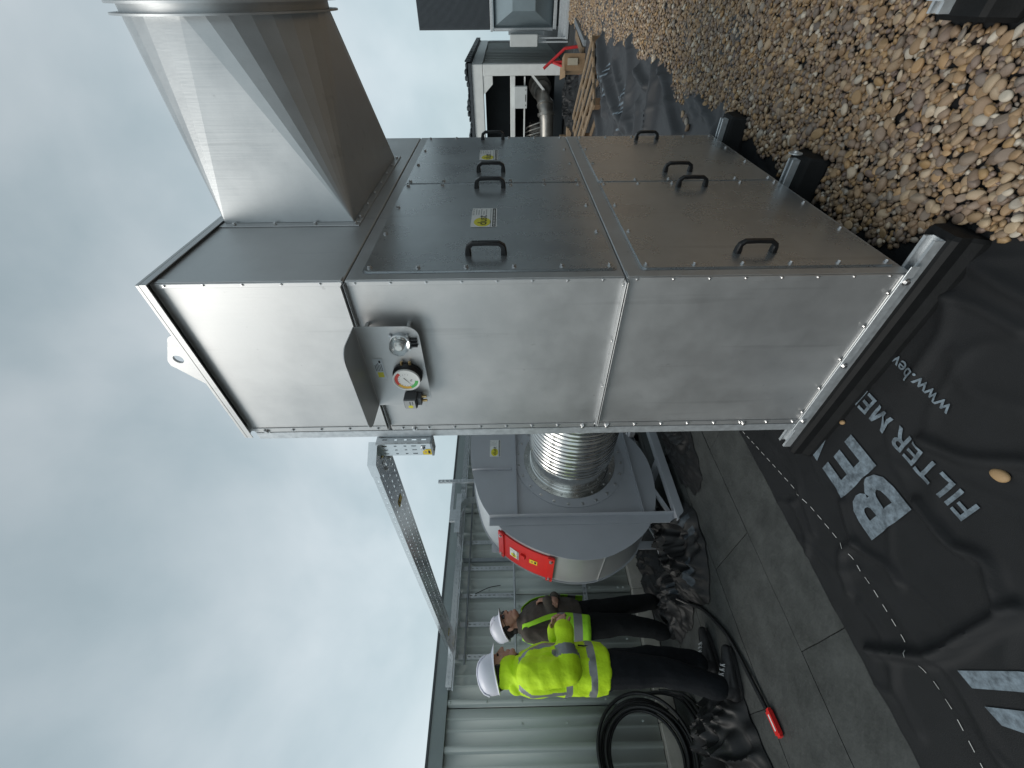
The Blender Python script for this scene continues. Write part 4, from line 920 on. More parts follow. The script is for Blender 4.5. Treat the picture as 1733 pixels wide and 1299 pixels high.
mb = MB(); mb.tube(spline([(.44, WY-.082, 1.90), (.46, WY-.10, 1.84), (.50, WY-.10, 1.74), (.52, WY-.095, 1.62)], 6), .004, 6); tag(ob('cable_tie', mb, 'black_plastic', None), 'loose black cable tail hanging from a wall strut', 'cable')
st = MB(); st.perf((.0, WY-.06, .66), (1,0,0), (0,0,1), .55, .045, 1, .028, .05, .016); o = ob('slotted_rail', st, 'galv', None, 0, recalc=False); solid(o, .003); tag(o, 'short level slotted rail low on the wall beside the fan', 'rail')

# ---------------------------------------------------------------- loose sheet heaps, hoses, coil
def heap(name, cx, cy, rx, ry, rot, h, seed, label, n=90, m='membrane_heap', patches=()):
    mb = MB(); vs = []; fs = []; c, s = math.cos(rot), math.sin(rot)
    for j in range(n+1):
        for i in range(n+1):
            u, v = i/n*2-1, j/n*2-1; r = math.sqrt(u*u+v*v)
            edge = 1 + .22*noise.noise((math.atan2(v, u)*1.3+seed, seed, 0)) + .10*noise.noise((math.atan2(v, u)*5+seed, seed, 4))
            k = max(abs(u), abs(v))/max(r, 1e-6) if r > 0 else 1; uu, vv = u*k*edge, v*k*edge
            x, y = uu*rx, vv*ry; q = (x*3.4+seed, y*3.4, seed)
            w = Vector((noise.noise(q), noise.noise((q[0]+9, q[1], q[2])), 0))
            rd = 1-abs(noise.noise((x*5+seed+w.x*1.5, y*5+w.y*1.5, seed+2))); rd2 = 1-abs(noise.noise((x*12+seed, y*12+w.x*2, seed+5)))
            f = max(0, 1-max(abs(u), abs(v))**2.2)
            z = .006 + h*f*(.10 + .95*max(0, rd-.38)**1.3 + .34*max(0, rd2-.4)) 
            x += .05*w.x; y += .05*w.y
            vs.append((cx + x*c - y*s, cy + x*s + y*c, z))
    for j in range(n):
        for i in range(n): a = j*(n+1)+i; fs.append((a, a+1, a+n+2, a+n+1))
    mb.add(vs, fs)
    for (u0, u1, v0, v1) in patches:
        for j in range(n):
            for i in range(n):
                if u0 < i/n < u1 and v0 < j/n < v1: mb.m[j*n+i] = 1
    return tag(ob(name, mb, [m, 'print_dim'], None, 45, recalc=False), label, 'membrane heap')
hp = heap('membrane_heap', .38, 2.80, .52, .42, .25, .30, 3.1, 'crumpled black membrane heap in front of the fan base', patches=((.30, .36, .05, .22), (.40, .45, .04, .25), (.50, .56, .06, .2), (.12, .17, .3, .5)))
heap('membrane_heap', .10, 3.30, .33, .36, .5, .22, 14.1, 'smaller crumpled black membrane by the feet of the man in the vest', patches=((.2, .28, .1, .3), (.34, .4, .08, .28)))
heap('membrane_heap', .55, 3.72, .60, .26, -.1, .20, 24.1, 'black membrane bunched along the concrete plinth')
heap('membrane_heap', -1.06, 3.0, .50, .42, .6, .36, 8.7, 'crumpled black plastic heap at the near end of the wall')
heap('membrane_heap', -1.45, 2.65, .42, .30, .9, .30, 18.7, 'black plastic bunched beside the red tool')
heap('membrane_heap', 1.25, 2.20, .75, .28, 0, .14, 31, 'flat black membrane bunched below the corrugated duct')
for (x, y, w, l, a) in ((.20, 2.62, .07, .16, .7), (.28, 2.68, .06, .14, .7), (-.02, 3.20, .07, .12, .4), (.06, 3.18, .05, .14, .3)):
    pass
def hose(name, pts, r, label, m='hose', n=10): 
    mb = MB(); mb.tube(spline(pts, 10), r, n); return tag(ob(name, mb, m, None, 60), label, 'hose')
H = [gz(x, y, .016) for x, y in ((1166, 1012), (1174, 1022), (1188, 1030), (1208, 1048), (1230, 1074), (1250, 1108), (1270, 1147), (1287, 1180), (1301, 1208), (1312, 1230))]
H[0].z = .12; H[1].z = .05
hose('hose', H, .0135, 'black hose curving over the boards past the man in the yellow jacket')
def coil(c, r, tilt, yaw, turns, rr, label):
    root = thing('cable_coil', (c[0], c[1], 0), label, 'cable coil'); M = Matrix.Rotation(yaw, 3, 'Z') @ Matrix.Rotation(tilt, 3, 'X')
    for k in range(turns):
        rk = r + random.uniform(-.055, .04); dy = (k-turns/2)*rr*1.1 + random.uniform(-.015, .015); e = random.uniform(.95, 1.04); ph = random.uniform(0, 6)
        pts = [Vector(c) + M @ Vector((rk*e*math.cos(t), dy + .012*math.sin(2*t+ph), rk/e*math.sin(t))) for t in np.linspace(0, 2*math.pi, 61)]
        mb = MB(); mb.tube(pts, rr, 8); ob('turn', mb, 'hose', root, 60)
    return root
coil((-.93, 3.90, .40), .36, R(-12), R(4), 10, .0145, 'coil of thick black cable leaning on the wall behind the yellow jacket')
for k, (dx, lb) in enumerate(((0, 'black cable trailing from the coil along the plinth, nearest the wall'), (.05, 'second black cable trailing from the coil along the plinth'), (.11, 'third black cable trailing from the coil, farthest from the wall'))):
    hose('cable', [(-.50, 3.98-dx, .30-.06*k), (-.52, 3.90-dx, .12), (-.60, 3.78-dx*1.6, .02), (-.85, 3.50-dx*1.8, .016), (-1.1, 3.30-dx*2, .016), (-1.5, 3.1-dx*2, .016)], .013, lb)
mb = MB(); mb.tube(spline([(-.62, 4.11, .13), (-.60, 4.10, .06), (-.62, 4.05, .02), (-.65, 4.0, .05)], 6), .005, 6); tag(ob('wire_hook', mb, 'black_plastic'), 'thin bent black wire on the plinth below the cable coil', 'wire')
a, b = gz(1301, 1203, .02), gz(1319, 1243, .02); d = (b-a).normalized(); s = Vector((-d.y, d.x, 0)); mb = MB()
c = (a+b)/2; mb.obox(c, d, s, (0,0,1), (b-a).length/2, .022, .012, 0); mb.obox(c + Vector((0,0,.0125)), d, s, (0,0,1), (b-a).length/2*.7, .006, .0008, 1); mb.obox(c - Vector((0,0,.002)), d, s, (0,0,1), (b-a).length/2+.012, .016, .009, 0)
tag(ob('hand_tool', mb, ['red_paint', 'sticker_white'], None, 0), 'flat red tool with a pale stripe lying at the end of the black hose', 'tool')

# ---------------------------------------------------------------- background plant on the right
ct = thing('plant_container', (13.5, 1.8, 0), 'white framed open plant container with pipework inside, beyond the pallet', 'container')
CX0, CX1, CY0, CY1, CZ = 10.8, 17.0, .56, 3.6, 2.24
mb = MB()
for x, y in ((CX0, CY0), (CX0, CY1-.22), (CX1-.22, CY0), (CX1-.22, CY1-.22)): mb.cbox(x, x+.22, y, y+.22, .02, CZ-.27, .01)
mb.cbox(CX0, CX0+.20, CY0+.001, CY1, CZ-.265, CZ, .01); mb.cbox(CX0+.205, CX1, CY0+.001, CY0+.20, CZ-.265, CZ, .01); mb.cbox(CX0+.01, CX0+.15, CY0+.225, CY1-.225, 1.21, 1.33, .008)
mb.prism([(0, 0), (.34, 0), (.34, -.03), (.16, -.22), (0, -.22)], (CX0+.02, CY0+.225, CZ-.27), (0,1,0), (0,0,1), (1,0,0), .02)
ob('frame', mb, 'white_paint', ct)
mb = MB(); mb.box(CX0+.02, CX0+.16, CY0+.225, CY1-.225, .02, .26); ob('bottom_rail', mb, 'ahu_dark', ct, 0)
mb = MB(); n = 15; x = CX0+.225; pts = []
while x < CX1-.25: pts += [(x, 0), (x+.10, 0), (x+.15, .09), (x+.27, .09), (x+.32, 0)]; x += .36
k = len(pts); mb.add([(a, CY0+.04+b, .03) for a, b in pts] + [(a, CY0+.04+b, CZ-.27) for a, b in pts], [(i, i+1, k+i+1, k+i) for i in range(k-1)]); ob('side_cladding', mb, 'container_clad', ct, 0, recalc=False)
mb = MB(); mb.box(CX0+.2, CX1, CY1-.06, CY1-.02, .03, CZ-.27); mb.box(CX0+1.1, CX0+1.14, CY0+.2, CY1-.1, 1.33, CZ-.27); mb.box(CX0+3.5, CX0+3.54, CY0+.2, CY1-.1, .03, CZ-.27); mb.box(CX0+.25, CX1, CY0+.25, CY1-.2, .02, .04); ob('lining', mb, 'dark_inside', ct, 0)
rmb = MB(); yy = CY0-.03; i = 0
while yy < CY1: rmb.cbox(CX0-.06, CX1, yy, yy+.10, CZ+.075+.02*math.sin(i*1.7), CZ+.135+.03*math.sin(i*1.1), .02); yy += .12; i += 1
rmb.box(CX0-.04, CX1, CY0-.02, CY1, CZ+.001, CZ+.07); ob('roof_sheets', rmb, 'ahu_dark', ct)
xx = CX0+.05
while xx < CX1:
    mb = MB(); mb.cbox(xx, xx+.26, CY0-.07, CY0-.035, CZ+.01, CZ+.15, .01); ob('roof_edge', mb, 'ahu_dark', ct, 0); xx += .4
mb = MB(); mb.cbox(CX0-.14, CX0-.005, .97, 1.41, .93, 1.23, .008); mb.box(CX0-.143, CX0-.141, 1.13, 1.27, .955, .975, 1); mb.box(CX0-.143, CX0-.141, 1.02, 1.05, .955, .97, 1); mb.box(CX0-.143, CX0-.141, 1.33, 1.36, .955, .97, 1); ob('control_box', mb, ['grey_box', 'sticker_black'], ct)
mb = MB(); mb.bar((CX0+.05, .60, .98), (CX0+.05, 1.30, .30), .05, .05, upv=(1,0,0)); mb.bar((CX0+.05, .80, .985), (CX0+.05, 3.2, .985), .035, .035); ob('brace', mb, 'white_paint', ct, 0)
mb = MB(); mb.tube(spline([(CX0-.35, 2.6, .44), (CX0-.35, 2.2, .44), (CX0-.34, 1.7, .45), (CX0-.28, 1.42, .48), (CX0-.05, 1.25, .52), (CX0+.3, 1.2, .55)], 6), .165, 20); mb.lathe((CX0-.31, 1.50, .47), (.35, -1, .1), [(-.03, .205), (.03, .205)], 24); mb.lathe((CX0-.20, 1.33, .49), (.8, -1, .1), [(-.02, .20), (.02, .20)], 24); ob('pipe', mb, 'pipe_steel', ct, 50)
mb = MB(); mb.cyl((CX0+.45, 1.10, .55), (CX0+.75, 1.05, .6), .26, n=20); mb.cyl((CX0+.35, 1.11, .54), (CX0+.46, 1.10, .55), .20, n=20); ob('pump', mb, 'pipe_steel', ct, 40); mb = MB(); mb.cbox(CX0+.5, CX0+1.0, 1.9, 2.6, .3, .8, .03); mb.cyl((CX0+.35, 2.2, .62), (CX0+.49, 2.2, .62), .12, n=12)
for k in range(7): mb.tube(spline([(CX0+.3, 1.75+k*.12, .35), (CX0+.28, 1.8+k*.11, .6), (CX0+.35, 1.9+k*.1, .86), (CX0+.6, 2.0+k*.08, .9)], 4), .022, 6)
ob('engine', mb, 'pipe_steel', ct, 40)
ah = thing('air_handling_unit', (12.6, -1.2, 0), 'tall blue-grey air handling unit with dark mesh louvre at the picture edge', 'air handler')
AX, AY1, AY0 = 11.2, -.02, -3.4
mb = MB(); mb.cbox(AX+.12, AX+3, AY0, AY1-.02, .34, 1.70, .02); ob('casing', mb, 'ahu_panel', ah)
mb = MB(); mb.box(AX+.03, AX+3, AY0, AY1, 1.78, 3.40); ob('louvre_box', mb, 'ahu_dark', ah, 0)
mb = MB()
for k in range(64): mb.box(AX+.012, AX+.029, AY0+.03, AY1-.03, 1.80+k*.025, 1.80+k*.025+.012)
ob('louvre_blades', mb, 'louvre', ah, 0)
mb = MB(); mb.cbox(AX, AX+.10, AY0, AY1+.03, 1.705, 1.775, .01); mb.cbox(AX+.02, AX+.10, AY1-.035, AY1+.025, .34, 1.70, .01); mb.cbox(AX, AX+.10, AY0, AY1, .26, .335, .01); ob('flange', mb, 'galv', ah)
for k in range(3):
    y1, y0 = AY1-.05 - k*1.1, AY1-1.1-k*1.1; c = Vector((AX-.30, (y0+y1)/2, 1.02)); q = [(AX+.118, y1, .36), (AX+.118, y1, 1.68), (AX+.118, y0, 1.68), (AX+.118, y0, .36)]; e = .25; t = [(AX-.28, c.y+e, 1.02-e), (AX-.28, c.y+e, 1.02+e), (AX-.28, c.y-e, 1.02+e), (AX-.28, c.y-e, 1.02-e)]
    mb = MB(); mb.add(q+t, [(0,1,5,4), (1,2,6,5), (2,3,7,6), (3,0,4,7), (4,5,6,7)]); ob('inlet_cone', mb, 'ahu_panel', ah, 0)
for k in range(4): mb = MB(); mb.box(AX-.25+k*.09, AX-.2+k*.09, AY0, AY1+.16, .01, .06+.05*k); ob('base_rail', mb, 'galv', ah, 0)
mb = MB(); mb.box(AX+.15, AX+3, AY0, AY1-.05, .0, .255); ob('plinth', mb, 'ahu_dark', ah, 0)
wb = thing('junction_box', (10.95, .15, 0), 'pale grey junction box on a thin stand beside the container corner', 'junction box')
mb = MB(); mb.cbox(10.88, 11.04, .04, .26, .70, 1.33, .01); ob('box', mb, 'grey_box', wb)
mb = MB(); mb.box(11.0, 11.03, .10, .13, 0, .70); mb.box(11.0, 11.03, .17, .20, 0, .70); ob('stand', mb, 'galv', wb, 0)
mb = MB(); mb.box(11.042, 11.12, .0, .06, .55, 1.36); ob('back_channel', mb, 'galv_dark', wb, 0)
tr_ = thing('red_trestle', (8.9, .3, 0), 'red tubular trestle leg standing behind the cardboard box', 'trestle')
for a, b in (((8.9, .13, .30), (8.9, .44, .70)), ((8.9, .34, .52), (8.9, .33, 0)), ((8.9, .34, .52), (8.75, .50, .01)), ((8.9, .13, .30), (8.9, .10, 0)), ((9.0, .34, .56), (9.15, .46, 0))):
    mb = MB(); mb.cyl(a, b, .026, n=8); ob('leg', mb, 'red_dull', tr_)
cb = thing('cardboard_box', (8.3, .31, 0), 'torn brown cardboard box at the end of the pallet', 'box')
M_ = Matrix.Rotation(.3, 3, 'Z'); mb = MB(); mb.obox((8.3, .31, .20), M_ @ Vector((1,0,0)), M_ @ Vector((0,1,0)), (0,0,1), .17, .125, .19); ob('carton', mb, 'cardboard', cb, 0)
mb = MB(); mb.obox((8.12, .255, .24), M_ @ Vector((1,0,0)), M_ @ Vector((0,1,0)), (0,0,1), .012, .05, .09); ob('tape', mb, 'tape', cb, 0)
mb = MB(); mb.obox((8.2, .42, .40), (M_ @ Vector((1,0,.3))).normalized(), M_ @ Vector((0,1,0)), (-.3,0,1), .12, .09, .004); ob('flap', mb, 'cardboard', cb, 0)
def pallet(o, ang, Lx, Ly, label):
    root = thing('pallet', (o[0], o[1], 0), label, 'pallet'); M = Matrix.Rotation(ang, 3, 'Z'); X, Y = M @ Vector((1,0,0)), M @ Vector((0,1,0)); O = Vector((o[0], o[1], 0)); zb = .02
    for k in range(5):
        y = -Ly/2 + .05 + k*(Ly-.10)/4; mb = MB(); mb.obox(O + Y*y + Vector((0,0,zb+.135)), X, Y, (0,0,1), Lx/2, .042, .010); ob('slat', mb, 'wood', root, 0)
    for k in range(3):
        x = -Lx/2 + .06 + k*(Lx-.12)/2; mb = MB(); mb.obox(O + X*x + Vector((0,0,zb+.113)), X, Y, (0,0,1), .05, Ly/2, .0105); ob('bearer', mb, 'wood', root, 0)
        for j in range(3):
            y = -Ly/2 + .06 + j*(Ly-.12)/2; mb = MB(); mb.obox(O + X*x + Y*y + Vector((0,0,zb+.061)), X, Y, (0,0,1), .05, .055, .0405); ob('block', mb, 'wood_dark', root, 0)
    for j in range(3):
        y = -Ly/2 + .06 + j*(Ly-.12)/2; mb = MB(); mb.obox(O + Y*y + Vector((0,0,zb+.010)), X, Y, (0,0,1), Lx/2, .05, .0095); ob('runner', mb, 'wood', root, 0)
pallet((7.1, .82), .76, 1.85, 1.05, 'weathered wooden pallet lying between the membrane and the container')
for (p, q, w, lb) in (((9.6, -.24), (8.15, .0), .09, 'dark length of channel lying on the gravel edge'), ((9.3, -.06), (8.3, .14), .14, 'pale plank lying near the cardboard box')):
    mb = MB(); mb.bar((*p, .045), (*q, .045), w, .045); tag(ob('loose_length', mb, 'galv_dark' if 'channel' in lb else 'wood', None, 0), lb, 'plank')
mb = MB(); mb.cbox(9.1, 9.25, 1.50, 1.95, .01, .12, .01); mb.cbox(9.12, 9.24, 1.65, 1.75, .121, .26, .01); tag(ob('timber_offcut', mb, 'wood', None), 'orange timber offcuts beside the far edge of the unit', 'timber')
heap('membrane_heap', 9.4, 1.0, .9, .7, .3, .30, 44, 'dark crumpled membrane heap between the pallet and the container', 60)
# neighbouring plant block whose dark ribbed side shows in the doors
nb = thing('plant_building', (8, -7, 0), 'dark ribbed building face mirrored in the steel doors', 'building')
mb = MB(); pts = []; x = 1.0
while x < 22: pts += [(x, 0), (x+.10, 0), (x+.13, .05), (x+.22, .05), (x+.25, 0)]; x += .30
k = len(pts); mb.add([(a, -6.0+b, 0) for a, b in pts] + [(a, -6.0+b, 5.8) for a, b in pts], [(i, i+1, k+i+1, k+i) for i in range(k-1)]); ob('cladding', mb, 'clad_dark', nb, 0, recalc=False)
mb = MB(); mb.box(1, 22, -9, -6.02, 0, 5.8); mb.box(.98, 22.02, -9.05, -5.9, 5.805, 5.95); ob('core', mb, 'flash_dark', nb, 0)

# ---------------------------------------------------------------- people
def fuse(name, mb, voxel, iters, mats, parent, world, fold=0.0, fscale=9.0, pick=None, thick=None):
    """voxel-union of overlapping shapes into one continuous surface, smoothed, with cloth folds"""
    me = bpy.data.meshes.new('tmp'); me.from_pydata([tuple(v) for v in mb.v], [], mb.f)
    bm = bmesh.new(); bm.from_mesh(me); bmesh.ops.recalc_face_normals(bm, faces=bm.faces); bm.to_mesh(me); bm.free()
    t = bpy.data.objects.new('tmp', me); COL.objects.link(t)
    r = t.modifiers.new('r', 'REMESH'); r.mode = 'VOXEL'; r.voxel_size = voxel
    s = t.modifiers.new('s', 'SMOOTH'); s.iterations = iters; s.factor = .5
    dg = bpy.context.evaluated_depsgraph_get(); out = bpy.data.meshes.new_from_object(t.evaluated_get(dg)); bpy.data.objects.remove(t); bpy.data.meshes.remove(me)
    if fold:
        n = len(out.vertices); co = np.empty(n*3, np.float32); no = np.empty(n*3, np.float32); out.vertices.foreach_get('co', co); out.vertex_normals.foreach_get('vector', no)
        co = co.reshape(-1, 3); no = no.reshape(-1, 3)
        d = np.array([(1-abs(noise.noise((x*fscale, y*fscale, z*fscale*.62)))*2)*.6 + .4*noise.noise((x*fscale*2.1+5, y*fscale*2.1, z*fscale*1.4)) for x, y, z in co])
        co += no*(d*fold)[:, None]; out.vertices.foreach_set('co', co.ravel())
    for m_ in mats: out.materials.append(MATS[m_])
    if pick:
        out.polygons.foreach_set('material_index', [pick(p.center) for p in out.polygons])
    out.polygons.foreach_set('use_smooth', [True]*len(out.polygons)); out.transform(world); out.name = name; out.update()
    return put(name, out, parent)
def loft(mb, secs, n=20):                                       # (z, cx, cy, rx, ry)
    mb.rings([[(cx + rx*math.copysign(abs(math.cos(t))**.85, math.cos(t)), cy + ry*math.copysign(abs(math.sin(t))**.85, math.sin(t)), z) for t in np.linspace(0, 2*math.pi, n, endpoint=False)] for z, cx, cy, rx, ry in secs]); return mb
def add_hand(mb, wrist, fwd, palm_n, s=1.0, curl=.5):
    w, f, pn = Vector(wrist), Vector(fwd).normalized(), Vector(palm_n); pn = (pn - f*pn.dot(f)).normalized(); sd = f.cross(pn)
    c = w + f*.045*s; mb.capsule(w, w + f*.075*s, .026*s, .034*s, flat=.5, fdir=pn)
    for i, (o, l) in enumerate(((-.030, .068), (-.010, .078), (.010, .073), (.029, .056))):
        a = w + f*.085*s + sd*o*s; b = a + (f*math.cos(curl*.8) + pn*math.sin(curl*.8))*l*.5*s; e = b + (f*math.cos(curl*2) + pn*math.sin(curl*2))*l*.5*s
        mb.capsule(a - f*.02*s, b, .0098*s, .009*s, 8); mb.capsule(b, e, .009*s, .0078*s, 8)
    a = w + f*.03*s - sd*.028*s; b = a + (f*.6 - sd*.7 + pn*.35).normalized()*.035*s; e = b + (f*.85 - sd*.25 + pn*.4).normalized()*.032*s
    mb.capsule(a, b, .0125*s, .0105*s, 8); mb.capsule(b, e, .0105*s, .009*s, 8)
def add_head(mb, c, tilt, s=1.0):
    """c: base of skull joint; head looks along +x, tilted up by tilt"""
    M = Matrix.Rotation(-tilt, 3, 'Y'); c = Vector(c)
    def P(x, y, z): return c + M @ Vector((x*s, y*s, z*s))
    E_ = lambda p, r: mb.ellipsoid(P(*p), [q*s for q in r], 18, 12, rot=M)
    E_((.005, 0, .125), (.098, .077, .10)); E_((.045, 0, .07), (.060, .060, .085)); E_((.055, 0, .005), (.042, .045, .04)); E_((.087, 0, -.008), (.020, .022, .020))
    mb.capsule(P(.098, 0, .105), P(.122, 0, .062), .009*s, .014*s, 10); E_((.108, .013, .058), (.012, .010, .009)); E_((.108, -.013, .058), (.012, .010, .009))
    E_((.088, 0, .125), (.018, .055, .012)); E_((.098, 0, .030), (.013, .026, .006)); E_((.095, 0, .018), (.014, .023, .007))
    for sg in (1, -1): E_((.065, .036*sg, .07), (.030, .024, .022)); mb.ellipsoid(P(-.005, .078*sg, .075), (.019*s, .008*s, .033*s), 12, 8, rot=M @ Matrix.Rotation(.25*sg, 3, 'Z')); mb.ellipsoid(P(.0, .073*sg, .046), (.010*s, .008*s, .012*s), 10, 6, rot=M)
    mb.capsule(P(-.02, 0, .06), c + Vector((-.035*s, 0, -.09*s)), .056*s, .060*s); return P, M
def person(loc, face, spec, label):
    root = thing('person', (loc[0], loc[1], 0), label, 'person', None); Wd = Matrix.Translation((loc[0], loc[1], 0)) @ Matrix.Rotation(face, 4, 'Z')
    J = spec['J']; hc = J['head']; s = spec.get('hs', 1.0)
    # --- continuous body: head, neck, trunk, limbs, hands
    mb = MB(); P, HM = add_head(mb, hc, spec['tilt'], s)
    loft(mb, [(J['hip'][2]-.09, 0, 0, .10, .14), (J['hip'][2], 0, 0, .105, .15), (J['hip'][2]+.16, .0, 0, .095, .13), (J['chest'][2]-.05, J['chest'][0], 0, .11, .155), (J['chest'][2]+.06, J['chest'][0], 0, .09, .15), (J['chest'][2]+.12, J['chest'][0]-.01, 0, .06, .08)])
    for sd in ('R', 'L'):
        mb.capsule(J['sh'+sd], J['el'+sd], .048, .038); mb.capsule(J['el'+sd], J['wr'+sd], .037, .026); d = Vector(J['wr'+sd]) - Vector(J['el'+sd]); add_hand(mb, J['wr'+sd], J.get('hf'+sd, d), J['pn'+sd], .98, spec.get('curl', .6))
        mb.capsule(J['hp'+sd], J['kn'+sd], .078, .05); mb.capsule(J['kn'+sd], J['an'+sd], .05, .034)
    fuse('body', mb, .0048, 3, ['skin'], root, Wd)
    # --- trousers
    mb = MB(); hz = J['hip'][2]
    loft(mb, [(hz-.12, .0, 0, .11, .16), (hz-.03, -.005, 0, .135, .185), (hz+.06, .0, 0, .128, .178), (hz+.13, .0, 0, .118, .165)])
    for sd in ('R', 'L'):
        hp, kn, an = (Vector(J[q+sd]) for q in ('hp', 'kn', 'an'))
        mb.capsule(hp, kn, .112, .085); mb.capsule(kn, an + Vector((0, 0, .07)), .086, .070); mb.capsule(an + Vector((-.005, 0, .10)), an + Vector((-.01, 0, .055)), .070, .072)
    fuse('trousers', mb, .0095, 3, [spec['trousers']], root, Wd, .012, 7.0)
    # --- shoes
    for sd in ('R', 'L'):
        an = Vector(J['an'+sd]); mb = MB(); yaw = spec.get('toe'+sd, 0); M = Matrix.Rotation(yaw, 3, 'Z')
        def Q(x, y, z): return Vector((an.x, an.y, 0)) + M @ Vector((x, y, z))
        mb.capsule(Q(-.045, 0, .052), Q(.13, 0, .043), .046, .040); mb.capsule(Q(.13, 0, .043), Q(.195, .0, .036), .043, .034); mb.capsule(Q(-.03, 0, .10), Q(-.03, 0, .05), .046, .048); mb.capsule(Q(.0, 0, .085), Q(.10, 0, .055), .040, .038)
        sh = fuse('shoe', mb, .006, 3, [spec['shoe'], 'shoe_grey'], root, Wd, .002, 20, pick=lambda c: 1 if c.z < .024 else 0)
        sole = MB(); pr = []
        for t in np.linspace(0, 2*math.pi, 28, endpoint=False):
            x = .065 + .155*math.cos(t); y = (.045 + .008*math.cos(t-.3))*math.sin(t); pr.append((x, y))
        sole.rings([[Q(x*1.0, y, z) for x, y in pr] for z in (.003, .024)]); sl_o = ob('sole', sole, spec.get('sole', 'shoe_grey'), sh); sl_o.data.transform(Wd)
        if spec.get('lace'):
            lb = MB()
            for k in range(4): x = .030 + .025*k; z = .129 - .011*k; lb.tube([Q(x, -.030, z-.012), Q(x+.006, 0, z+.004), Q(x+.012, .030, z-.012)], .003, 5); lb.tube([Q(x+.012, -.030, z-.014), Q(x+.006, 0, z+.003), Q(x, .030, z-.010)], .003, 5)
            lo = ob('laces', lb, 'lace', sh); lo.data.transform(Wd)
    # --- top
    spec['top'](root, Wd, J)
    # --- hair, hat, glasses, eyes
    mb = MB(); mb.ellipsoid(P(-.014, 0, .128), (.098*s, .081*s, .096*s), 20, 12, rot=HM); mb.ellipsoid(P(-.050, 0, .05), (.050*s, .066*s, .055*s), 16, 10, rot=HM)
    for sg in (1, -1): mb.capsule(P(.028, .072*sg, .12), P(.022, .072*sg, .085), .012*s, .008*s, 8)
    fuse('hair', mb, .006, 2, ['hair'], root, Wd, .003, 50)
    hat = MB(); n = 32; rs = []
    for k, (z, q) in enumerate(((0, 1.0), (.03, .995), (.06, .955), (.085, .87), (.105, .74), (.12, .55), (.130, .32), (.134, .06))):
        rs.append([P((.122*q)*math.cos(t) - .005, (.100*q)*math.sin(t), .140 + z*.92) for t in np.linspace(0, 2*math.pi, n, endpoint=False)])
    hat.rings(rs, cap0=False); ho = ob('hard_hat', hat, 'hat_white', root, 60); ho.data.transform(Wd)
    br = MB(); inner = []; outer = []; lowr = []
    for t in np.linspace(0, 2*math.pi, n, endpoint=False):
        f = max(0, math.cos(t)); pk = .048*f**1.6 + .009; inner.append(P(.121*math.cos(t)-.005, .099*math.sin(t), .146)); outer.append(P((.121+pk)*math.cos(t)-.005, (.099+.009+.01*f)*math.sin(t), .139 - .030*f**2)); lowr.append(P(.118*math.cos(t)-.005, .096*math.sin(t), .134))
    br.rings([inner, outer, lowr], cap0=False, cap1=False); bo = ob('brim', br, 'hat_white', ho, 60); bo.data.transform(Wd)
    rd = MB()
    for o in (-.03, 0, .03): rd.tube([P(.122*q*math.cos(a)-.005, o + 0, .140 + z*.92 + .001) for a, z, q in [(0, .05, .965), (0, .085, .87), (0, .107, .72), (0, .122, .5), (0, .131, .25), (math.pi, .131, .2), (math.pi, .122, .5), (math.pi, .105, .74), (math.pi, .07, .93)]], .006, 6)
    ro = ob('ridge', rd, 'hat_white', ho, 60); ro.data.transform(Wd)
    for sg in (1, -1):
        ev = MB(); ev.ellipsoid(P(.094, .032*sg, .098), (.011*s, .014*s, .008*s), 10, 6, rot=HM)
        eo = ob('eye', ev, 'lens_dark', root, 60); eo.data.transform(Wd)
    if spec.get('strap'):
        sp = MB(); sp.tube([P(.03, -.085, .145), P(.032, -.074, .08), P(.045, -.058, .01), P(.06, -.03, -.035), P(.062, 0, -.042), P(.06, .03, -.035), P(.045, .058, .01), P(.032, .074, .08), P(.03, .085, .145)], .0055, 6); q = ob('chin_strap', sp, 'black_plastic', ho); q.data.transform(Wd)
    if spec.get('glasses'):
        sp = MB()
        for sg in (1, -1): sp.tube([P(.112, .034*sg, .104), P(.095, .062*sg, .105), P(.05, .079*sg, .103), P(-.005, .081*sg, .098)], .0028, 6); sp.ellipsoid(P(.110, .033*sg, .098), (.003, .026, .018), 12, 8, rot=HM)
        q = ob('glasses', sp, 'lens_dark', root); q.data.transform(Wd)
    return root
def bone_t(c, a, b): a, b = Vector(a), Vector(b); d = b-a; t = max(0, min(1, (c-a).dot(d)/d.length_squared)); return (c - a - d*t).length, t
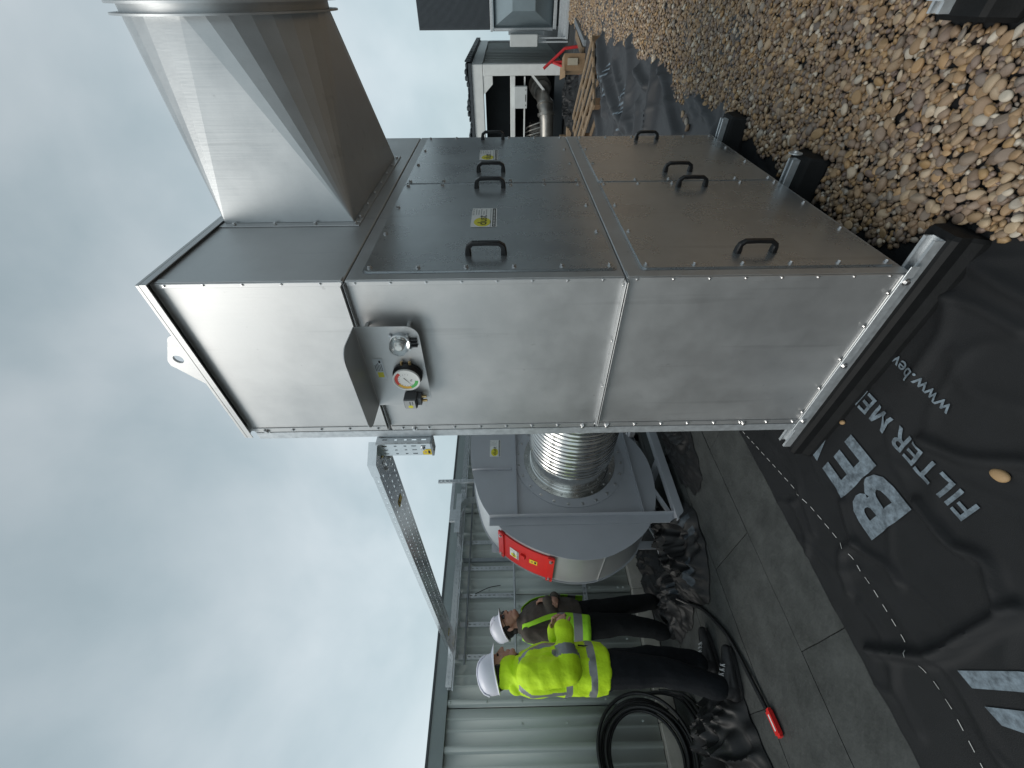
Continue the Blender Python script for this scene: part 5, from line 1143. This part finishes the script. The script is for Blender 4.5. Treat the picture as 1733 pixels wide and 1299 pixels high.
def jacket_top(root, Wd, J):
    mb = MB(); hz = .86
    loft(mb, [(hz, .005, 0, .150, .205), (hz+.06, .005, 0, .150, .205), (hz+.16, .01, 0, .150, .198), (hz+.30, .012, 0, .152, .205), (hz+.42, .008, 0, .152, .215), (hz+.52, -.005, 0, .138, .210), (hz+.585, -.015, 0, .110, .165), (hz+.63, -.012, 0, .085, .105), (hz+.70, .005, 0, .082, .088)], 24)
    for sd in ('R', 'L'):
        sh, el, wr = (Vector(J[q+sd]) for q in ('sh', 'el', 'wr')); mb.capsule(sh, el, .086, .072); mb.capsule(el, wr, .073, .056); mb.capsule(sh.lerp(el, .35), sh.lerp(el, .7), .088, .084)
    mb.rings([[( .0 + (.088+o)*math.cos(t), (.094+o)*math.sin(t), z + .02*math.cos(t+math.pi)) for t in np.linspace(0, 2*math.pi, 20, endpoint=False)] for z, o in ((hz+.61, -.005), (hz+.66, .010), (hz+.72, .006), (hz+.735, -.012))])
    mb.capsule((-.085, -.05, hz+.615), (-.085, .05, hz+.615), .042, .042)
    def pick(c):
        dt, _ = 99, 0
        for sd in ('R', 'L'):
            d1, t1 = bone_t(c, J['sh'+sd], J['el'+sd]); d2, t2 = bone_t(c, J['el'+sd], J['wr'+sd])
            lat = abs(c.y) > .165
            if d2 < .10 and d2 <= d1 and (c.x > .10 or lat): return 1 if .30 < t2 < .58 else 0
            if d1 < .105 and lat: return 1 if .80 < t1 < .95 and False else 0
        if hz+.085 < c.z < hz+.135 or hz+.245 < c.z < hz+.295: return 1
        if hz+.295 < c.z < hz+.60 and .095 < abs(c.y) < .14: return 1
        return 0
    j = fuse('jacket', mb, .0085, 2, ['hivis', 'reflective'], root, Wd, .020, 8.5, pick)
    zp = MB(); zp.tube([(.12, -.155, hz+.05), (.135, -.125, hz+.13), (.14, -.13, hz+.19)], .005, 6); z = ob('zip_pull', zp, 'black_plastic', j); z.data.transform(Wd)
def vest_top(root, Wd, J):
    mb = MB(); hz = .90
    loft(mb, [(hz-.03, .01, 0, .135, .185), (hz+.05, .025, 0, .150, .188), (hz+.16, .03, 0, .155, .182), (hz+.30, .022, 0, .145, .192), (hz+.40, .01, 0, .130, .195), (hz+.47, -.005, 0, .105, .160), (hz+.51, -.015, 0, .075, .095), (hz+.55, -.012, 0, .066, .072)], 24)
    for sd in ('R', 'L'):
        sh, el, wr = (Vector(J[q+sd]) for q in ('sh', 'el', 'wr')); mb.capsule(sh, el, .066, .056); mb.capsule(el, wr, .057, .042)
        mb.capsule(el.lerp(wr, .82), el.lerp(wr, .97), .046, .043)
    mb.capsule((-.095, -.055, hz+.46), (-.095, .055, hz+.46), .048, .048); mb.ellipsoid((-.09, 0, hz+.42), (.05, .10, .09))
    fuse('hoodie', mb, .0085, 2, ['hoodie'], root, Wd, .014, 9.5)
    # open hi-vis vest: a shell round back and sides
    g = MB(); secs = [(hz-.09, .015, .168, .215), (hz-.02, .018, .168, .213), (hz+.06, .027, .174, .211), (hz+.13, .030, .178, .208), (hz+.20, .028, .178, .209), (hz+.27, .024, .173, .214), (hz+.34, .017, .166, .218), (hz+.40, .010, .155, .218), (hz+.455, -.002, .138, .195), (hz+.505, -.010, .112, .145)]
    T = np.linspace(R(42), R(318), 40); nr = len(T); vs = []
    for k, (z, cx, rx, ry) in enumerate(secs):
        for i, t in enumerate(T):
            tt = math.pi + (t-math.pi)*(1 - .10*max(0, k-5)/4)
            w = 1 + .035*noise.noise((t*3, z*9, 4))
            pw = lambda q: math.copysign(abs(q)**.85, q); vs.append((cx + rx*w*pw(math.cos(tt)), ry*w*pw(math.sin(tt)), z + .006*noise.noise((t*4, 0, 2))))
    fs, ms = [], []
    for k in range(len(secs)-1):
        for i in range(nr-1):
            a = k*nr+i; z = secs[k][0]; lat = abs(math.sin(T[i])) > .86 and k in (4, 5, 6, 7)
            if lat: continue
            band = k in (1, 3) or (k >= 4 and (i in (5, 6, 7, nr-8, nr-7, nr-9)))
            g.add([vs[a], vs[a+1], vs[a+nr+1], vs[a+nr]], [(0,1,2,3)], 1 if band else 0)
    v = ob('vest', g, ['hivis_green', 'reflective'], root, 0, recalc=False); bm = bmesh.new(); bm.from_mesh(v.data); bmesh.ops.remove_doubles(bm, verts=bm.verts, dist=1e-5); bm.to_mesh(v.data); bm.free()
    v.data.polygons.foreach_set('use_smooth', [True]*len(v.data.polygons)); v.data.transform(Wd); ss_ = v.modifiers.new('sub', 'SUBSURF'); ss_.levels = ss_.render_levels = 1; solid(v, .006, 1)
def joints(H, dz=0): return None
J1 = dict(head=(.03, 0, 1.485), hip=(0, 0, .93), chest=(.0, 0, 1.30), shR=(-.005, -.185, 1.385), elR=(.0, -.255, 1.135), wrR=(.235, -.175, 1.145), shL=(-.005, .185, 1.385), elL=(.03, .25, 1.13), wrL=(.25, .10, 1.17),
          hfR=(.8, .6, .1), hfL=(.8, -.6, .1), pnR=(.3, 1, -.3), pnL=(.2, -1, -.3), hpR=(0, -.09, .88), knR=(-.02, -.10, .49), anR=(-.10, -.11, .095), hpL=(0, .09, .88), knL=(.05, .11, .49), anL=(.03, .15, .095))
J2 = dict(head=(.02, 0, 1.445), hip=(0, 0, .91), chest=(.0, 0, 1.27), shR=(-.01, -.175, 1.345), elR=(.03, -.215, 1.085), wrR=(.215, -.03, 1.17), shL=(-.01, .175, 1.345), elL=(.05, .215, 1.08), wrL=(.225, .02, 1.10),
          hfR=(-.25, .6, .7), hfL=(.05, -1, .15), pnR=(-1, 0, .2), pnL=(-1, 0, .1), hpR=(0, -.085, .86), knR=(.02, -.10, .48), anR=(-.03, -.12, .095), hpL=(.01, .085, .86), knL=(.06, .11, .48), anL=(.08, .16, .095))
person((-.555, 2.715), R(-12), dict(J=J1, tilt=R(14), trousers='trousers_navy', shoe='shoe_black', lace=True, strap=True, top=jacket_top, toeR=-.1, toeL=.25, sole='shoe_black'), 'person in yellow hi-vis jacket and white hard hat, seen from behind the shoulder')
person((-.02, 3.52), R(-47), dict(J=J2, tilt=R(26), trousers='trousers_black', shoe='shoe_black', glasses=True, top=vest_top, toeR=-.25, toeL=.3, curl=.7), 'person in green hi-vis vest over brown hoodie, white hard hat, arms folded')
